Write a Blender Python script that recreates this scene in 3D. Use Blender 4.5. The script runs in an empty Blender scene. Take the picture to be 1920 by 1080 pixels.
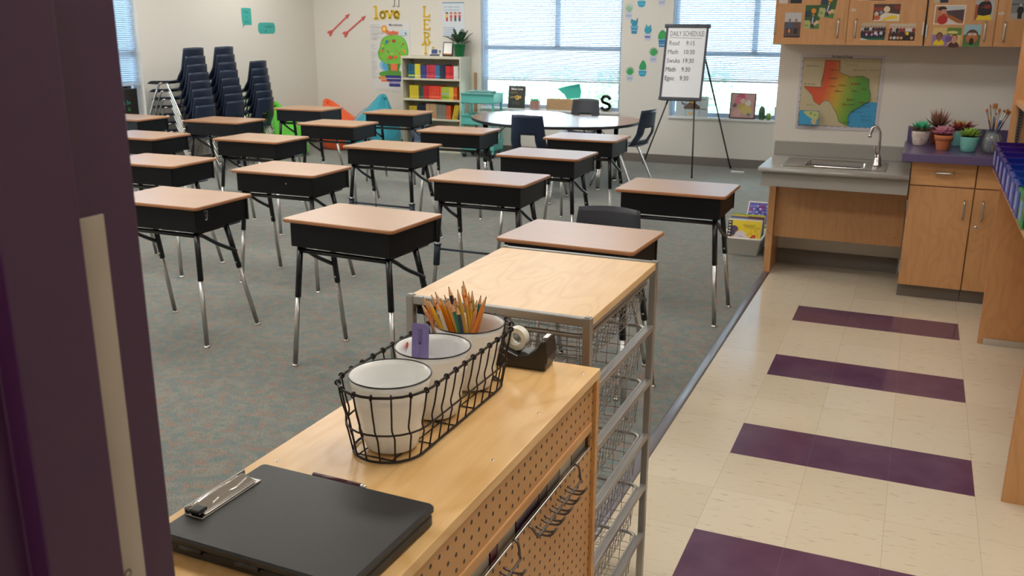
import bpy, math, random
from mathutils import Vector, Matrix
random.seed(7)
R = math.radians
PI = math.pi
SC = bpy.context.scene
COL = SC.collection

# ---------------------------------------------------------------- camera, world, lights, exposure
cam_d = bpy.data.cameras.new('camera'); cam = bpy.data.objects.new('camera', cam_d); COL.objects.link(cam)
cam_d.sensor_width = 36.0; cam_d.lens = 36.0 * 1735.3 / 1920
yaw, pitch, roll = 0.40794, 0.27641, 0.0049
fwd = Vector((-math.sin(yaw) * math.cos(pitch), math.cos(yaw) * math.cos(pitch), -math.sin(pitch)))
rt = Vector((math.cos(yaw), math.sin(yaw), 0)); up = rt.cross(fwd)
r2 = math.cos(roll) * rt + math.sin(roll) * up; u2 = -math.sin(roll) * rt + math.cos(roll) * up
m = Matrix((r2, u2, -fwd)).transposed().to_4x4(); m.translation = Vector((0.51856, -5.45449, 1.5774))
cam.matrix_world = m
cam_d.clip_start = 0.02; cam_d.clip_end = 200
cam_d.dof.use_dof = True; cam_d.dof.focus_distance = 2.1; cam_d.dof.aperture_fstop = 13.0
SC.camera = cam
SC.view_settings.view_transform = 'Standard'; SC.view_settings.look = 'None'
SC.view_settings.gamma = 1.0; SC.view_settings.use_curve_mapping = False
SC.view_settings.exposure = 0.07
SC.cycles.max_bounces = 8; SC.cycles.diffuse_bounces = 4; SC.cycles.glossy_bounces = 3
SC.cycles.transmission_bounces = 6; SC.cycles.transparent_max_bounces = 12
SC.cycles.caustics_reflective = False; SC.cycles.caustics_refractive = False
SC.cycles.sample_clamp_indirect = 6.0
SC.cycles.use_denoising = True

w = bpy.data.worlds.new('sky'); SC.world = w; w.use_nodes = True
SKY = (0.74, 0.88, 1.0); SKY_STRENGTH = 14.0
w.node_tree.nodes['Background'].inputs[0].default_value = (*SKY, 1)
w.node_tree.nodes['Background'].inputs[1].default_value = SKY_STRENGTH
sun_d = bpy.data.lights.new('sun', 'SUN'); sun_d.energy = 3.0; sun_d.angle = R(2); sun_d.color = (1, .95, .86)
sun = bpy.data.objects.new('sun', sun_d); COL.objects.link(sun)
sun.rotation_euler = (R(42), R(-12), 0)     # from behind the camera side of the building, onto the hedge outside
LAMP = 10.0                                   # strength of the ceiling troffers

# ---------------------------------------------------------------- helpers
def lin(c):
    return tuple((x / 12.92 if x <= .04045 else ((x + .055) / 1.055) ** 2.4) for x in c)
def H(h):
    h = h.lstrip('#'); return lin(tuple(int(h[i:i + 2], 16) / 255 for i in (0, 2, 4)))
_mats = {}
def mat(name, col=(.8, .8, .8), rough=.5, metal=0.0, noise=None, spec=.5, bump=0, **kw):
    if name in _mats: return _mats[name]
    if isinstance(col, str): col = H(col)
    mt = bpy.data.materials.new(name); mt.use_nodes = True; nt = mt.node_tree
    b = nt.nodes['Principled BSDF']; b.inputs['Base Color'].default_value = (*col, 1)
    b.inputs['Roughness'].default_value = rough; b.inputs['Metallic'].default_value = metal
    b.inputs['Specular IOR Level'].default_value = spec
    for k, v in kw.items(): b.inputs[k].default_value = v
    if noise:                                    # (scale, amount) or (scale, amount, (sx,sy,sz))
        tc = nt.nodes.new('ShaderNodeTexCoord'); mp = nt.nodes.new('ShaderNodeMapping')
        if len(noise) > 2: mp.inputs['Scale'].default_value = noise[2]
        n = nt.nodes.new('ShaderNodeTexNoise'); n.inputs['Scale'].default_value = noise[0]; n.inputs['Detail'].default_value = 4
        mx = nt.nodes.new('ShaderNodeMix'); mx.data_type = 'RGBA'
        a = noise[1]
        mx.inputs['A'].default_value = (*[max(0, c * (1 - a)) for c in col], 1); mx.inputs['B'].default_value = (*[min(1, c * (1 + a)) for c in col], 1)
        nt.links.new(tc.outputs['Object'], mp.inputs['Vector']); nt.links.new(mp.outputs[0], n.inputs['Vector'])
        cr = nt.nodes.new('ShaderNodeMapRange'); cr.inputs[1].default_value = .3; cr.inputs[2].default_value = .7
        nt.links.new(n.outputs[0], cr.inputs[0]); nt.links.new(cr.outputs[0], mx.inputs['Factor']); nt.links.new(mx.outputs['Result'], b.inputs['Base Color'])
        if bump:
            bp = nt.nodes.new('ShaderNodeBump'); bp.inputs['Strength'].default_value = bump; bp.inputs['Distance'].default_value = .002
            nt.links.new(n.outputs[0], bp.inputs['Height']); nt.links.new(bp.outputs[0], b.inputs['Normal'])
    _mats[name] = mt
    return mt
def mth(nt, op, a, b=None, c=None):
    n = nt.nodes.new('ShaderNodeMath'); n.operation = op
    for i, v in enumerate((a, b, c)):
        if v is None: continue
        if hasattr(v, 'links') or hasattr(v, 'node'): nt.links.new(v, n.inputs[i])
        else: n.inputs[i].default_value = v
    return n.outputs[0]
def mixc(nt, f, a, b):
    n = nt.nodes.new('ShaderNodeMix'); n.data_type = 'RGBA'
    for i, v in (('Factor', f), ('A', a), ('B', b)):
        if hasattr(v, 'node'): nt.links.new(v, n.inputs[i])
        elif i == 'Factor': n.inputs[i].default_value = v
        else: n.inputs[i].default_value = (*v, 1)
    return n.outputs['Result']
def wood(name, c1, c2, rough=.35, axis='X', scale=6.0, stretch=14.0, ring=.5, spec=.5, coat=0.0):
    mt = bpy.data.materials.new(name); mt.use_nodes = True; nt = mt.node_tree; b = nt.nodes['Principled BSDF']
    tc = nt.nodes.new('ShaderNodeTexCoord'); mp = nt.nodes.new('ShaderNodeMapping')
    s = {'X': (1, stretch, stretch), 'Y': (stretch, 1, stretch), 'Z': (stretch, stretch, 1)}[axis]
    mp.inputs['Scale'].default_value = s
    nt.links.new(tc.outputs['Object'], mp.inputs['Vector'])
    n1 = nt.nodes.new('ShaderNodeTexNoise'); n1.inputs['Scale'].default_value = scale; n1.inputs['Detail'].default_value = 6; n1.inputs['Distortion'].default_value = .6
    nt.links.new(mp.outputs[0], n1.inputs['Vector'])
    mp2 = nt.nodes.new('ShaderNodeMapping'); mp2.inputs['Scale'].default_value = tuple(1 if q == 1 else 3.2 for q in s)
    nt.links.new(tc.outputs['Object'], mp2.inputs['Vector'])
    n2 = nt.nodes.new('ShaderNodeTexNoise'); n2.inputs['Scale'].default_value = 2.2; n2.inputs['Detail'].default_value = 1; n2.inputs['Distortion'].default_value = .4
    nt.links.new(mp2.outputs[0], n2.inputs['Vector'])
    rings = mth(nt, 'SINE', mth(nt, 'MULTIPLY', n2.outputs[0], 60.0))
    rings = mth(nt, 'POWER', mth(nt, 'MULTIPLY_ADD', rings, .5, .5), 3.0)
    f = mth(nt, 'ADD', mth(nt, 'MULTIPLY', n1.outputs[0], 1 - ring * .5), mth(nt, 'MULTIPLY', rings, ring * .45))
    mr = nt.nodes.new('ShaderNodeMapRange'); mr.inputs[1].default_value = .25; mr.inputs[2].default_value = .85; nt.links.new(f, mr.inputs[0])
    c = mixc(nt, mr.outputs[0], H(c1), H(c2)); nt.links.new(c, b.inputs['Base Color'])
    b.inputs['Roughness'].default_value = rough; b.inputs['Specular IOR Level'].default_value = spec; b.inputs['Coat Weight'].default_value = coat; b.inputs['Coat Roughness'].default_value = .34
    _mats[name] = mt
    return mt
def print_mat():
    mt = bpy.data.materials.new('printed_colour'); mt.use_nodes = True; nt = mt.node_tree
    a = nt.nodes.new('ShaderNodeVertexColor'); a.layer_name = 'Col'
    nt.links.new(a.outputs[0], nt.nodes['Principled BSDF'].inputs['Base Color']); nt.nodes['Principled BSDF'].inputs['Roughness'].default_value = .45
    return mt
PRINT = print_mat()

class MB:
    def __init__(s): s.v = []; s.f = []; s.m = []; s.c = []; s.sm = []
    def add(s, vs, fs, mi=0, col=None, smooth=False):
        o = len(s.v); s.v += [tuple(q) for q in vs]
        for f in fs: s.f.append(tuple(i + o for i in f)); s.m.append(mi); s.c.append(col or (1, 1, 1)); s.sm.append(smooth)
        return s
    def box(s, x0, x1, y0, y1, z0, z1, mi=0, col=None, M=None):
        vs = [Vector(q) for q in ((x0, y0, z0), (x1, y0, z0), (x1, y1, z0), (x0, y1, z0), (x0, y0, z1), (x1, y0, z1), (x1, y1, z1), (x0, y1, z1))]
        if M is not None: vs = [M @ q for q in vs]
        return s.add(vs, [(3, 2, 1, 0), (4, 5, 6, 7), (0, 1, 5, 4), (1, 2, 6, 5), (2, 3, 7, 6), (3, 0, 4, 7)], mi, col)
    def rbox(s, x0, x1, y0, y1, z0, z1, r=.02, n=4, mi=0, col=None, e=.003):
        # box with rounded vertical corners and small top/bottom easing
        def ring(z, i):
            o = []
            for cx, cy, a0 in ((x1 - r, y1 - r, 0), (x0 + r, y1 - r, 90), (x0 + r, y0 + r, 180), (x1 - r, y0 + r, 270)):
                for k in range(n + 1):
                    a = R(a0 + 90 * k / n); o.append((cx + (r - i) * math.cos(a), cy + (r - i) * math.sin(a), z))
            return o
        rs = [ring(z0, e), ring(z0 + e, 0), ring(z1 - e, 0), ring(z1, e)]; N = len(rs[0]); vs = sum(rs, [])
        fs = [(k * N + i, k * N + (i + 1) % N, (k + 1) * N + (i + 1) % N, (k + 1) * N + i) for k in range(3) for i in range(N)]
        fs += [tuple(reversed(range(N))), tuple(range(3 * N, 4 * N))]
        return s.add(vs, fs, mi, col)
    def tube(s, pts, r, n=8, closed=False, mi=0, col=None, caps=True, flat=1.0):
        P = [Vector(p) for p in pts]; N = len(P); rr = r if isinstance(r, (list, tuple)) else [r] * N
        vs = []; prev = None
        for i in range(N):
            if closed: t = (P[(i + 1) % N] - P[i - 1]).normalized()
            else: t = (P[min(i + 1, N - 1)] - P[max(i - 1, 0)]).normalized()
            if prev is None:
                a = Vector((0, 0, 1)) if abs(t.z) < .9 else Vector((1, 0, 0)); u = t.cross(a).normalized()
            else: u = (prev - t * prev.dot(t)).normalized()
            prev = u; v = t.cross(u)
            for k in range(n):
                a = 2 * PI * k / n; vs.append(P[i] + u * math.cos(a) * rr[i] + v * math.sin(a) * rr[i] * flat)
        M = N if closed else N - 1
        fs = [(i * n + k, i * n + (k + 1) % n, ((i + 1) % N) * n + (k + 1) % n, ((i + 1) % N) * n + k) for i in range(M) for k in range(n)]
        if caps and not closed: s.add(vs, fs, mi, col, True); o = len(s.v) - len(vs); s.f += [tuple(o + k for k in reversed(range(n))), tuple(o + (N - 1) * n + k for k in range(n))]; s.m += [mi] * 2; s.c += [col or (1, 1, 1)] * 2; s.sm += [False] * 2
        else: s.add(vs, fs, mi, col, True)
        return s
    def lathe(s, prof, n=24, c=(0, 0, 0), mi=0, col=None, smooth=True, sx=1, sy=1):
        vs = []
        for r, z in prof:
            for k in range(n): a = 2 * PI * k / n; vs.append((c[0] + r * math.cos(a) * sx, c[1] + r * math.sin(a) * sy, c[2] + z))
        fs = [(i * n + k, i * n + (k + 1) % n, (i + 1) * n + (k + 1) % n, (i + 1) * n + k) for i in range(len(prof) - 1) for k in range(n)]
        return s.add(vs, fs, mi, col, smooth)
    def prism(s, poly, y0, y1, mi=0, col=None, M=None, smooth=False):
        # poly in (x,z); extruded along y
        a = 0
        for i in range(len(poly)): x, z = poly[i]; x2, z2 = poly[(i + 1) % len(poly)]; a += x * z2 - x2 * z
        if a < 0: poly = list(reversed(poly))
        n = len(poly); vs = [Vector((x, y0, z)) for x, z in poly] + [Vector((x, y1, z)) for x, z in poly]
        if M is not None: vs = [M @ q for q in vs]
        s.add(vs, [tuple(range(n)), tuple(reversed(range(n, 2 * n)))], mi, col)
        o = len(s.v) - 2 * n
        for i in range(n): s.f.append((o + i, o + n + i, o + n + (i + 1) % n, o + (i + 1) % n)); s.m.append(mi); s.c.append(col or (1, 1, 1)); s.sm.append(smooth)
        return s
    def sheet(s, fn, nu, nv, th, hole=None, mi=0, col=None):
        # thick curved sheet; fn(u,v)->Vector, hole(i,j)->bool skips a cell
        g = [[Vector(fn(i / nu, j / nv)) for j in range(nv + 1)] for i in range(nu + 1)]
        def nrm(i, j):
            a = g[min(i + 1, nu)][j] - g[max(i - 1, 0)][j]; b = g[i][min(j + 1, nv)] - g[i][max(j - 1, 0)]
            return a.cross(b).normalized()
        top = []; bot = []
        for i in range(nu + 1):
            for j in range(nv + 1): n_ = nrm(i, j); top.append(g[i][j] + n_ * th / 2); bot.append(g[i][j] - n_ * th / 2)
        W = nv + 1; ix = lambda i, j: i * W + j; o = len(top); fs = []
        keep = {(i, j) for i in range(nu) for j in range(nv) if not (hole and hole(i, j))}
        for i, j in keep:
            fs.append((ix(i, j), ix(i + 1, j), ix(i + 1, j + 1), ix(i, j + 1))); fs.append((o + ix(i, j), o + ix(i, j + 1), o + ix(i + 1, j + 1), o + ix(i + 1, j)))
            for (a, b), (p, q) in (((i - 1, j), ((i, j), (i, j + 1))), ((i + 1, j), ((i + 1, j + 1), (i + 1, j))), ((i, j - 1), ((i + 1, j), (i, j))), ((i, j + 1), ((i, j + 1), (i + 1, j + 1)))):
                if (a, b) not in keep: fs.append((ix(*p), ix(*q), o + ix(*q), o + ix(*p)))
        return s.add(top + bot, fs, mi, col, True)
    def ell(s, c, r, n=12, m_=8, mi=0, col=None, fn=None):
        vs = []; 
        for i in range(m_ + 1):
            t = PI * i / m_
            for k in range(n):
                a = 2 * PI * k / n; d = Vector((math.sin(t) * math.cos(a), math.sin(t) * math.sin(a), math.cos(t)))
                q = Vector((c[0] + d.x * r[0], c[1] + d.y * r[1], c[2] + d.z * r[2]))
                if fn: q = fn(q, d)
                vs.append(q)
        fs = [(i * n + k, (i + 1) * n + k, (i + 1) * n + (k + 1) % n, i * n + (k + 1) % n) for i in range(m_) for k in range(n)]
        return s.add(vs, fs, mi, col, True)
    def mesh(s, name, mats, use_col=False):
        me = bpy.data.meshes.new(name); me.from_pydata(s.v, [], s.f)
        if not isinstance(mats, (list, tuple)): mats = [mats]
        for q in mats: me.materials.append(q)
        me.polygons.foreach_set('material_index', s.m); me.polygons.foreach_set('use_smooth', s.sm)
        if any(c != (1, 1, 1) for c in s.c):
            ca = me.color_attributes.new('Col', 'FLOAT_COLOR', 'CORNER'); d = []
            for p, c in zip(me.polygons, s.c): d += [*c, 1.0] * p.loop_total
            ca.data.foreach_set('color', d)
        me.update(); me.validate()
        return me
    def build(s, name, mats, parent=None, loc=None, rot=None, bevel=0, seg=2):
        o = bpy.data.objects.new(name, s.mesh(name, mats)); COL.objects.link(o)
        if parent is not None: o.parent = parent
        if loc is not None: o.location = loc
        if rot is not None: o.rotation_euler = rot
        if bevel:
            b = o.modifiers.new('bevel', 'BEVEL'); b.width = bevel; b.segments = seg; b.limit_method = 'ANGLE'; b.angle_limit = R(40)
        return o
def tag(o, label=None, cat=None, group=None, kind=None):
    if label: o['label'] = label
    if cat: o['category'] = cat
    if group: o['group'] = group
    if kind: o['kind'] = kind
    return o
def empty(name, loc=(0, 0, 0), rz=0, label=None, cat=None, group=None):
    o = bpy.data.objects.new(name, None); COL.objects.link(o); o.location = loc; o.rotation_euler = (0, 0, rz); o.empty_display_size = .1
    return tag(o, label, cat, group)
KIDS = {}
def copy_tree(o, parent=None):
    c = o.copy(); COL.objects.link(c)
    if parent is not None: c.parent = parent
    for ch in [k for k in SRC if k.parent == o]: copy_tree(ch, c)
    return c
SRC = []
def dup(root, loc, rz, label, group=None):
    global SRC
    SRC = list(root.children_recursive)
    c = copy_tree(root); c.location = loc; c.rotation_euler = (0, 0, rz); c['label'] = label
    if group: c['group'] = group
    return c
def struct(mb, name, m_, **k):
    o = mb.build(name, m_, **k); o['kind'] = 'structure'; return o
def rrect(x0, x1, y0, y1, r, n=4):
    o = []
    for cx, cy, a0 in ((x1 - r, y1 - r, 0), (x0 + r, y1 - r, 90), (x0 + r, y0 + r, 180), (x1 - r, y0 + r, 270)):
        for k in range(n + 1): a = R(a0 + 90 * k / n); o.append((cx + r * math.cos(a), cy + r * math.sin(a)))
    return o
def ellipse(cx, cy, rx, ry, n=16): return [(cx + rx * math.cos(2 * PI * k / n), cy + ry * math.sin(2 * PI * k / n)) for k in range(n)]
def smooth(pts, n=6, closed=True):
    o = []; N = len(pts)
    for i in range(N if closed else N - 1):
        g = lambda k: Vector(pts[k % N] if closed else pts[max(0, min(N - 1, k))])
        p0, p1, p2, p3 = g(i - 1), g(i), g(i + 1), g(i + 2)
        for k in range(n):
            t = k / n; o.append(tuple(.5 * ((2 * p1) + (-p0 + p2) * t + (2 * p0 - 5 * p1 + 4 * p2 - p3) * t * t + (-p0 + 3 * p1 - 3 * p2 + p3) * t ** 3)))
    if not closed: o.append(tuple(pts[-1]))
    return o
class ART(MB):
    """flat artwork: shapes in (u,v) facing -y, each new shape a hair in front of the last"""
    def __init__(s, y=0): super().__init__(); s.y = y
    def step(s, d=.0004): s.y -= d
    def poly(s, pts, col, tri=False):
        s.step(.0002)
        if isinstance(col, str): col = H(col)
        a = sum(pts[i][0] * pts[(i + 1) % len(pts)][1] - pts[(i + 1) % len(pts)][0] * pts[i][1] for i in range(len(pts)))
        if a < 0: pts = list(reversed(pts))
        return s.add([(x, s.y, z) for x, z in pts], [tuple(range(len(pts)))], 0, col)
    def rect(s, x0, x1, z0, z1, col): return s.poly([(x0, z0), (x1, z0), (x1, z1), (x0, z1)], col)
    def el(s, cx, cz, rx, rz, col, n=14): return s.poly(ellipse(cx, cz, rx, rz, n), col)
    def line(s, pts, w_, col):
        for (a, b), (c, d) in zip(pts[:-1], pts[1:]):
            L = math.hypot(c - a, d - b) or 1; nx, nz = -(d - b) / L * w_ / 2, (c - a) / L * w_ / 2
            s.poly([(a + nx, b + nz), (a - nx, b - nz), (c - nx, d - nz), (c + nx, d + nz)], col)
    def text(s, body, x, z, size, col, align='LEFT', sx=1.0, bold=0, shear=0):
        s.step()
        if isinstance(col, str): col = H(col)
        cu = bpy.data.curves.new('t', 'FONT'); cu.body = body; cu.size = size; cu.align_x = align; cu.offset = bold; cu.shear = shear; cu.resolution_u = 2
        ob = bpy.data.objects.new('t', cu); me = ob.to_mesh()
        if me is not None and len(me.polygons):
            s.add([(x + q.co.x * sx, s.y, z + q.co.y) for q in me.vertices], [tuple(p.vertices) for p in me.polygons], 0, col)
        ob.to_mesh_clear(); bpy.data.objects.remove(ob); bpy.data.curves.remove(cu)
    def card(s, x0, x1, z0, z1, th, col):
        if isinstance(col, str): col = H(col)
        MB.box(s, x0, x1, s.y, s.y + th, z0, z1, 0, col); return s

# ---------------------------------------------------------------- materials
M_wall = mat('wall_paint', '#dcd8d0', .75, noise=(120, .015))
M_ceil = mat('ceiling_tile', '#e6e4de', .9, noise=(60, .05))
M_base = mat('cove_base', '#77706a', .55)
M_white_trim = mat('white_reveal', '#e4e6e6', .6)
M_desk = wood('desk_laminate', '#b98c63', '#a97a52', rough=.32, axis='X', scale=5, ring=.12, spec=.6, coat=.8)
M_edge = mat('desk_edge_band', '#a5714a', .4)
M_black = mat('black_powder_coat', '#0b0c10', .5, noise=(40, .1), spec=.25)
M_leg = mat('black_tube', '#0e1016', .3)
M_chrome = mat('chrome', (.62, .60, .58), .2, 1.0)
M_satin = mat('satin_steel_tube', (.50, .49, .48), .34, 1.0)
M_chrome_hole = mat('dark_hole', '#101010', .8)
M_navy = mat('navy_plastic', '#17263f', .42, noise=(90, .08))
M_charcoal = mat('charcoal_plastic', '#31343c', .45)
M_birch = wood('birch_top', '#e6bd83', '#d2a262', rough=.28, axis='Y', scale=4, ring=.6, spec=.5)
M_birch_pale = wood('pale_birch_top', '#e3bf8e', '#d2a974', rough=.3, axis='Y', scale=4, ring=.5, spec=.5)
M_birch_edge = wood('birch_edge', '#cf9c62', '#b98349', rough=.4, axis='Y', scale=8, ring=.3)
M_maple = wood('maple_laminate', '#cc9967', '#b98758', rough=.38, axis='Z', scale=4, ring=.5)
M_maple_x = wood('maple_laminate_level', '#cf9c68', '#bd8a58', rough=.38, axis='X', scale=4, ring=.5)
M_maple_upper = wood('maple_upper', '#c79768', '#b68658', rough=.38, axis='Z', scale=3, ring=.4)
M_grey_frame = mat('grey_metal_frame', (.40, .39, .37), .38, .85)
M_wire_grey = mat('grey_wire', (.34, .33, .32), .35, .9)
M_wire_dark = mat('dark_bronze_wire', '#2a2321', .38, .6)
M_enamel = mat('white_enamel', '#f2f2f0', .22, spec=.6)
M_rim = mat('black_enamel_rim', '#141318', .25)
M_grey_lam = mat('grey_laminate', '#a09d98', .3, noise=(300, .05))
M_grey_lam2 = mat('grey_laminate_apron', '#9a9791', .45, noise=(300, .05))
M_purple_lam = mat('purple_laminate', '#5c4f78', .28, noise=(300, .12))
M_steel = mat('stainless_steel', (.60, .58, .56), .25, 1.0)
M_nickel = mat('satin_nickel', (.55, .54, .53), .32, 1.0)
M_frame_alu = mat('window_frame_metal', '#a9b9d2', .5)
M_blind = mat('blind_slat', '#d4e4f4', .5)
M_glassm = None
def glass_mat():
    mt = bpy.data.materials.new('window_glass'); mt.use_nodes = True; nt = mt.node_tree
    out = nt.nodes['Material Output']; nt.nodes.remove(nt.nodes['Principled BSDF'])
    t = nt.nodes.new('ShaderNodeBsdfTransparent'); g = nt.nodes.new('ShaderNodeBsdfGlossy'); g.inputs['Roughness'].default_value = .03
    t.inputs[0].default_value = (.93, .97, .96, 1)
    fr = nt.nodes.new('ShaderNodeFresnel'); fr.inputs[0].default_value = 1.45; mx = nt.nodes.new('ShaderNodeMixShader')
    nt.links.new(fr.outputs[0], mx.inputs[0]); nt.links.new(t.outputs[0], mx.inputs[1]); nt.links.new(g.outputs[0], mx.inputs[2]); nt.links.new(mx.outputs[0], out.inputs[0])
    return mt
M_glass = glass_mat()
M_jar = glass_mat(); M_jar.name = 'jar_glass'
_n = M_jar.node_tree; _d = _n.nodes.new('ShaderNodeBsdfDiffuse'); _d.inputs[0].default_value = (.8, .84, .84, 1); _m = _n.nodes.new('ShaderNodeMixShader'); _m.inputs[0].default_value = .13
_o = _n.nodes['Material Output']; _s = _o.inputs[0].links[0].from_socket; _n.links.new(_s, _m.inputs[1]); _n.links.new(_d.outputs[0], _m.inputs[2]); _n.links.new(_m.outputs[0], _o.inputs[0])
M_purple_door = mat('purple_door_paint', '#3b1739', .38, noise=(6, .06))
M_plate = mat('beige_metal_plate', '#a89c8c', .5, noise=(8, .06))

# carpet
def carpet_mat():
    mt = bpy.data.materials.new('carpet_loop'); mt.use_nodes = True; nt = mt.node_tree; b = nt.nodes['Principled BSDF']
    tc = nt.nodes.new('ShaderNodeTexCoord')
    def nz(s, d=3, dist=0):
        n = nt.nodes.new('ShaderNodeTexNoise'); n.inputs['Scale'].default_value = s; n.inputs['Detail'].default_value = d; n.inputs['Distortion'].default_value = dist
        nt.links.new(tc.outputs['Object'], n.inputs['Vector']); return n.outputs[0]
    def rng(x, a, b_):
        q = nt.nodes.new('ShaderNodeMapRange'); q.inputs[1].default_value = a; q.inputs[2].default_value = b_; nt.links.new(x, q.inputs[0]); return q.outputs[0]
    c = mixc(nt, rng(nz(13, 4, .5), .40, .60), H('#959084'), H('#6c7d80'))
    c = mixc(nt, mth(nt, 'MULTIPLY', rng(nz(21.3, 3, .4), .50, .62), .85), c, H('#a3745e'))
    c = mixc(nt, mth(nt, 'MULTIPLY', rng(nz(27.7, 3, .4), .52, .64), .8), c, H('#4a7e76'))
    c = mixc(nt, rng(nz(210, 2), .38, .56), (0.07, 0.08, 0.078), c)
    c2 = mixc(nt, .22, c, H('#8d8c84'))
    nt.links.new(c2, b.inputs['Base Color']); b.inputs['Roughness'].default_value = .95; b.inputs['Specular IOR Level'].default_value = .15
    b.inputs['Sheen Weight'].default_value = .25
    bp = nt.nodes.new('ShaderNodeBump'); bp.inputs['Strength'].default_value = .6; bp.inputs['Distance'].default_value = .004
    nt.links.new(nz(350, 2), bp.inputs['Height']); nt.links.new(bp.outputs[0], b.inputs['Normal'])
    return mt
def tile_mat():
    mt = bpy.data.materials.new('vinyl_tile'); mt.use_nodes = True; nt = mt.node_tree; b = nt.nodes['Principled BSDF']
    tc = nt.nodes.new('ShaderNodeTexCoord'); sp = nt.nodes.new('ShaderNodeSeparateXYZ'); nt.links.new(tc.outputs['Object'], sp.inputs[0])
    u = mth(nt, 'DIVIDE', sp.outputs[0], .2836); v = mth(nt, 'DIVIDE', mth(nt, 'MULTIPLY', sp.outputs[1], -1.0), .3048)
    v3 = mth(nt, 'MODULO', mth(nt, 'ADD', v, 300.0), 3.0)
    inu = mth(nt, 'MULTIPLY', mth(nt, 'GREATER_THAN', u, 0.0), mth(nt, 'LESS_THAN', u, 3.0))
    inv = mth(nt, 'MULTIPLY', mth(nt, 'LESS_THAN', v3, 1.0), mth(nt, 'GREATER_THAN', v, 0.0))
    purple = mth(nt, 'MULTIPLY', inu, inv)
    fu = mth(nt, 'ABSOLUTE', mth(nt, 'SUBTRACT', mth(nt, 'FRACT', mth(nt, 'ADD', u, 100.5)), .5)); fv = mth(nt, 'ABSOLUTE', mth(nt, 'SUBTRACT', mth(nt, 'FRACT', mth(nt, 'ADD', v, 100.5)), .5))
    seam = mth(nt, 'LESS_THAN', mth(nt, 'MINIMUM', fu, fv), .0035)
    cid = nt.nodes.new('ShaderNodeCombineXYZ'); nt.links.new(mth(nt, 'FLOOR', u), cid.inputs[0]); nt.links.new(mth(nt, 'FLOOR', v), cid.inputs[1])
    wn = nt.nodes.new('ShaderNodeTexWhiteNoise'); wn.noise_dimensions = '3D'; nt.links.new(cid.outputs[0], wn.inputs['Vector'])
    mp = nt.nodes.new('ShaderNodeMapping'); mp.inputs['Scale'].default_value = (16, 62, 1); nt.links.new(tc.outputs['Object'], mp.inputs['Vector'])
    n = nt.nodes.new('ShaderNodeTexNoise'); n.inputs['Scale'].default_value = 1.0; n.inputs['Detail'].default_value = 3; nt.links.new(mp.outputs[0], n.inputs['Vector'])
    fl = nt.nodes.new('ShaderNodeMapRange'); fl.inputs[1].default_value = .60; fl.inputs[2].default_value = .74; nt.links.new(n.outputs[0], fl.inputs[0])
    base = mixc(nt, wn.outputs[0], H('#d6cab4'), H('#cfc2aa'))
    base = mixc(nt, mth(nt, 'MULTIPLY', fl.outputs[0], .55), base, H('#a08a6e'))
    n3 = nt.nodes.new('ShaderNodeTexNoise'); n3.inputs['Scale'].default_value = 7; n3.inputs['Detail'].default_value = 5; nt.links.new(tc.outputs['Object'], n3.inputs['Vector'])
    pc = mixc(nt, n3.outputs[0], H('#4a2b47'), H('#6c4e66'))
    c = mixc(nt, purple, base, pc); c = mixc(nt, mth(nt, 'MULTIPLY', seam, .35), c, H('#7a6a58'))
    nt.links.new(c, b.inputs['Base Color']); b.inputs['Roughness'].default_value = .12; b.inputs['Specular IOR Level'].default_value = .5
    bp = nt.nodes.new('ShaderNodeBump'); bp.inputs['Strength'].default_value = .04; bp.inputs['Distance'].default_value = .02; nt.links.new(n3.outputs[0], bp.inputs['Height']); nt.links.new(bp.outputs[0], b.inputs['Normal'])
    return mt
M_carpet = carpet_mat(); M_tile = tile_mat()

# ---------------------------------------------------------------- room shell
XL, YW, XE, ZC = -7.125, 5.44, -0.296, 2.85
XR, YS, XC, YN = 1.55, 1.04, -0.365, -4.95      # right wall, sink wall, corner of sink wall, near wall
T = .14
struct(MB().box(XL - T, XE, YN - 2, YW + T, -.1, 0), 'floor', M_carpet)
struct(MB().box(XE, XR + T, YN - 2, YS + T, -.1, 0), 'floor_tile', M_tile)
tr = MB().prism([(-.024, 0), (-.02, .004), (-.01, .007), (.01, .007), (.02, .004), (.024, 0)], YN, .70, smooth=True)
struct(tr, 'trim_1', mat('vinyl_strip', '#77757c', .3), loc=(XE, 0, 0))
struct(MB().box(XL - T, XR + T, YN - 2, YW + T, ZC, ZC + .1), 'ceiling', M_ceil)
# window wall with two openings
W1 = (-4.64, -2.795, .57, 2.5); W2 = (-2.19, -.40, .555, 2.5)
wb = MB()
xs = [XL - T, W1[0], W1[1], W2[0], W2[1], XC + .002]
wb.box(xs[0], xs[1], YW, YW + T, 0, ZC); wb.box(xs[2], xs[3], YW, YW + T, 0, ZC); wb.box(xs[4], xs[5], YW, YW + T, 0, ZC)
for a in (W1, W2): wb.box(a[0], a[1], YW, YW + T, 0, a[2] - .021); wb.box(a[0], a[1], YW, YW + T, a[3], ZC)
struct(wb, 'wall_back', M_wall)
# left wall with one opening
W3 = (0.3, 2.27, .55, 2.5)
wl = MB().box(XL - T, XL, W3[1], YW, 0, ZC).box(XL - T, XL, YN - 2, W3[0], 0, ZC).box(XL - T, XL, W3[0], W3[1], 0, W3[2]).box(XL - T, XL, W3[0], W3[1], W3[3], ZC)
struct(wl, 'wall_left', M_wall)
struct(MB().box(XC, XR + T, YS, YS + T, 0, ZC).box(XC, XC + T, YS + T, YW + T, 0, ZC), 'wall_sink', M_wall)
struct(MB().box(XR, XR + T, YN - 2, YS, 0, ZC), 'wall_right', M_wall)
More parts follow.
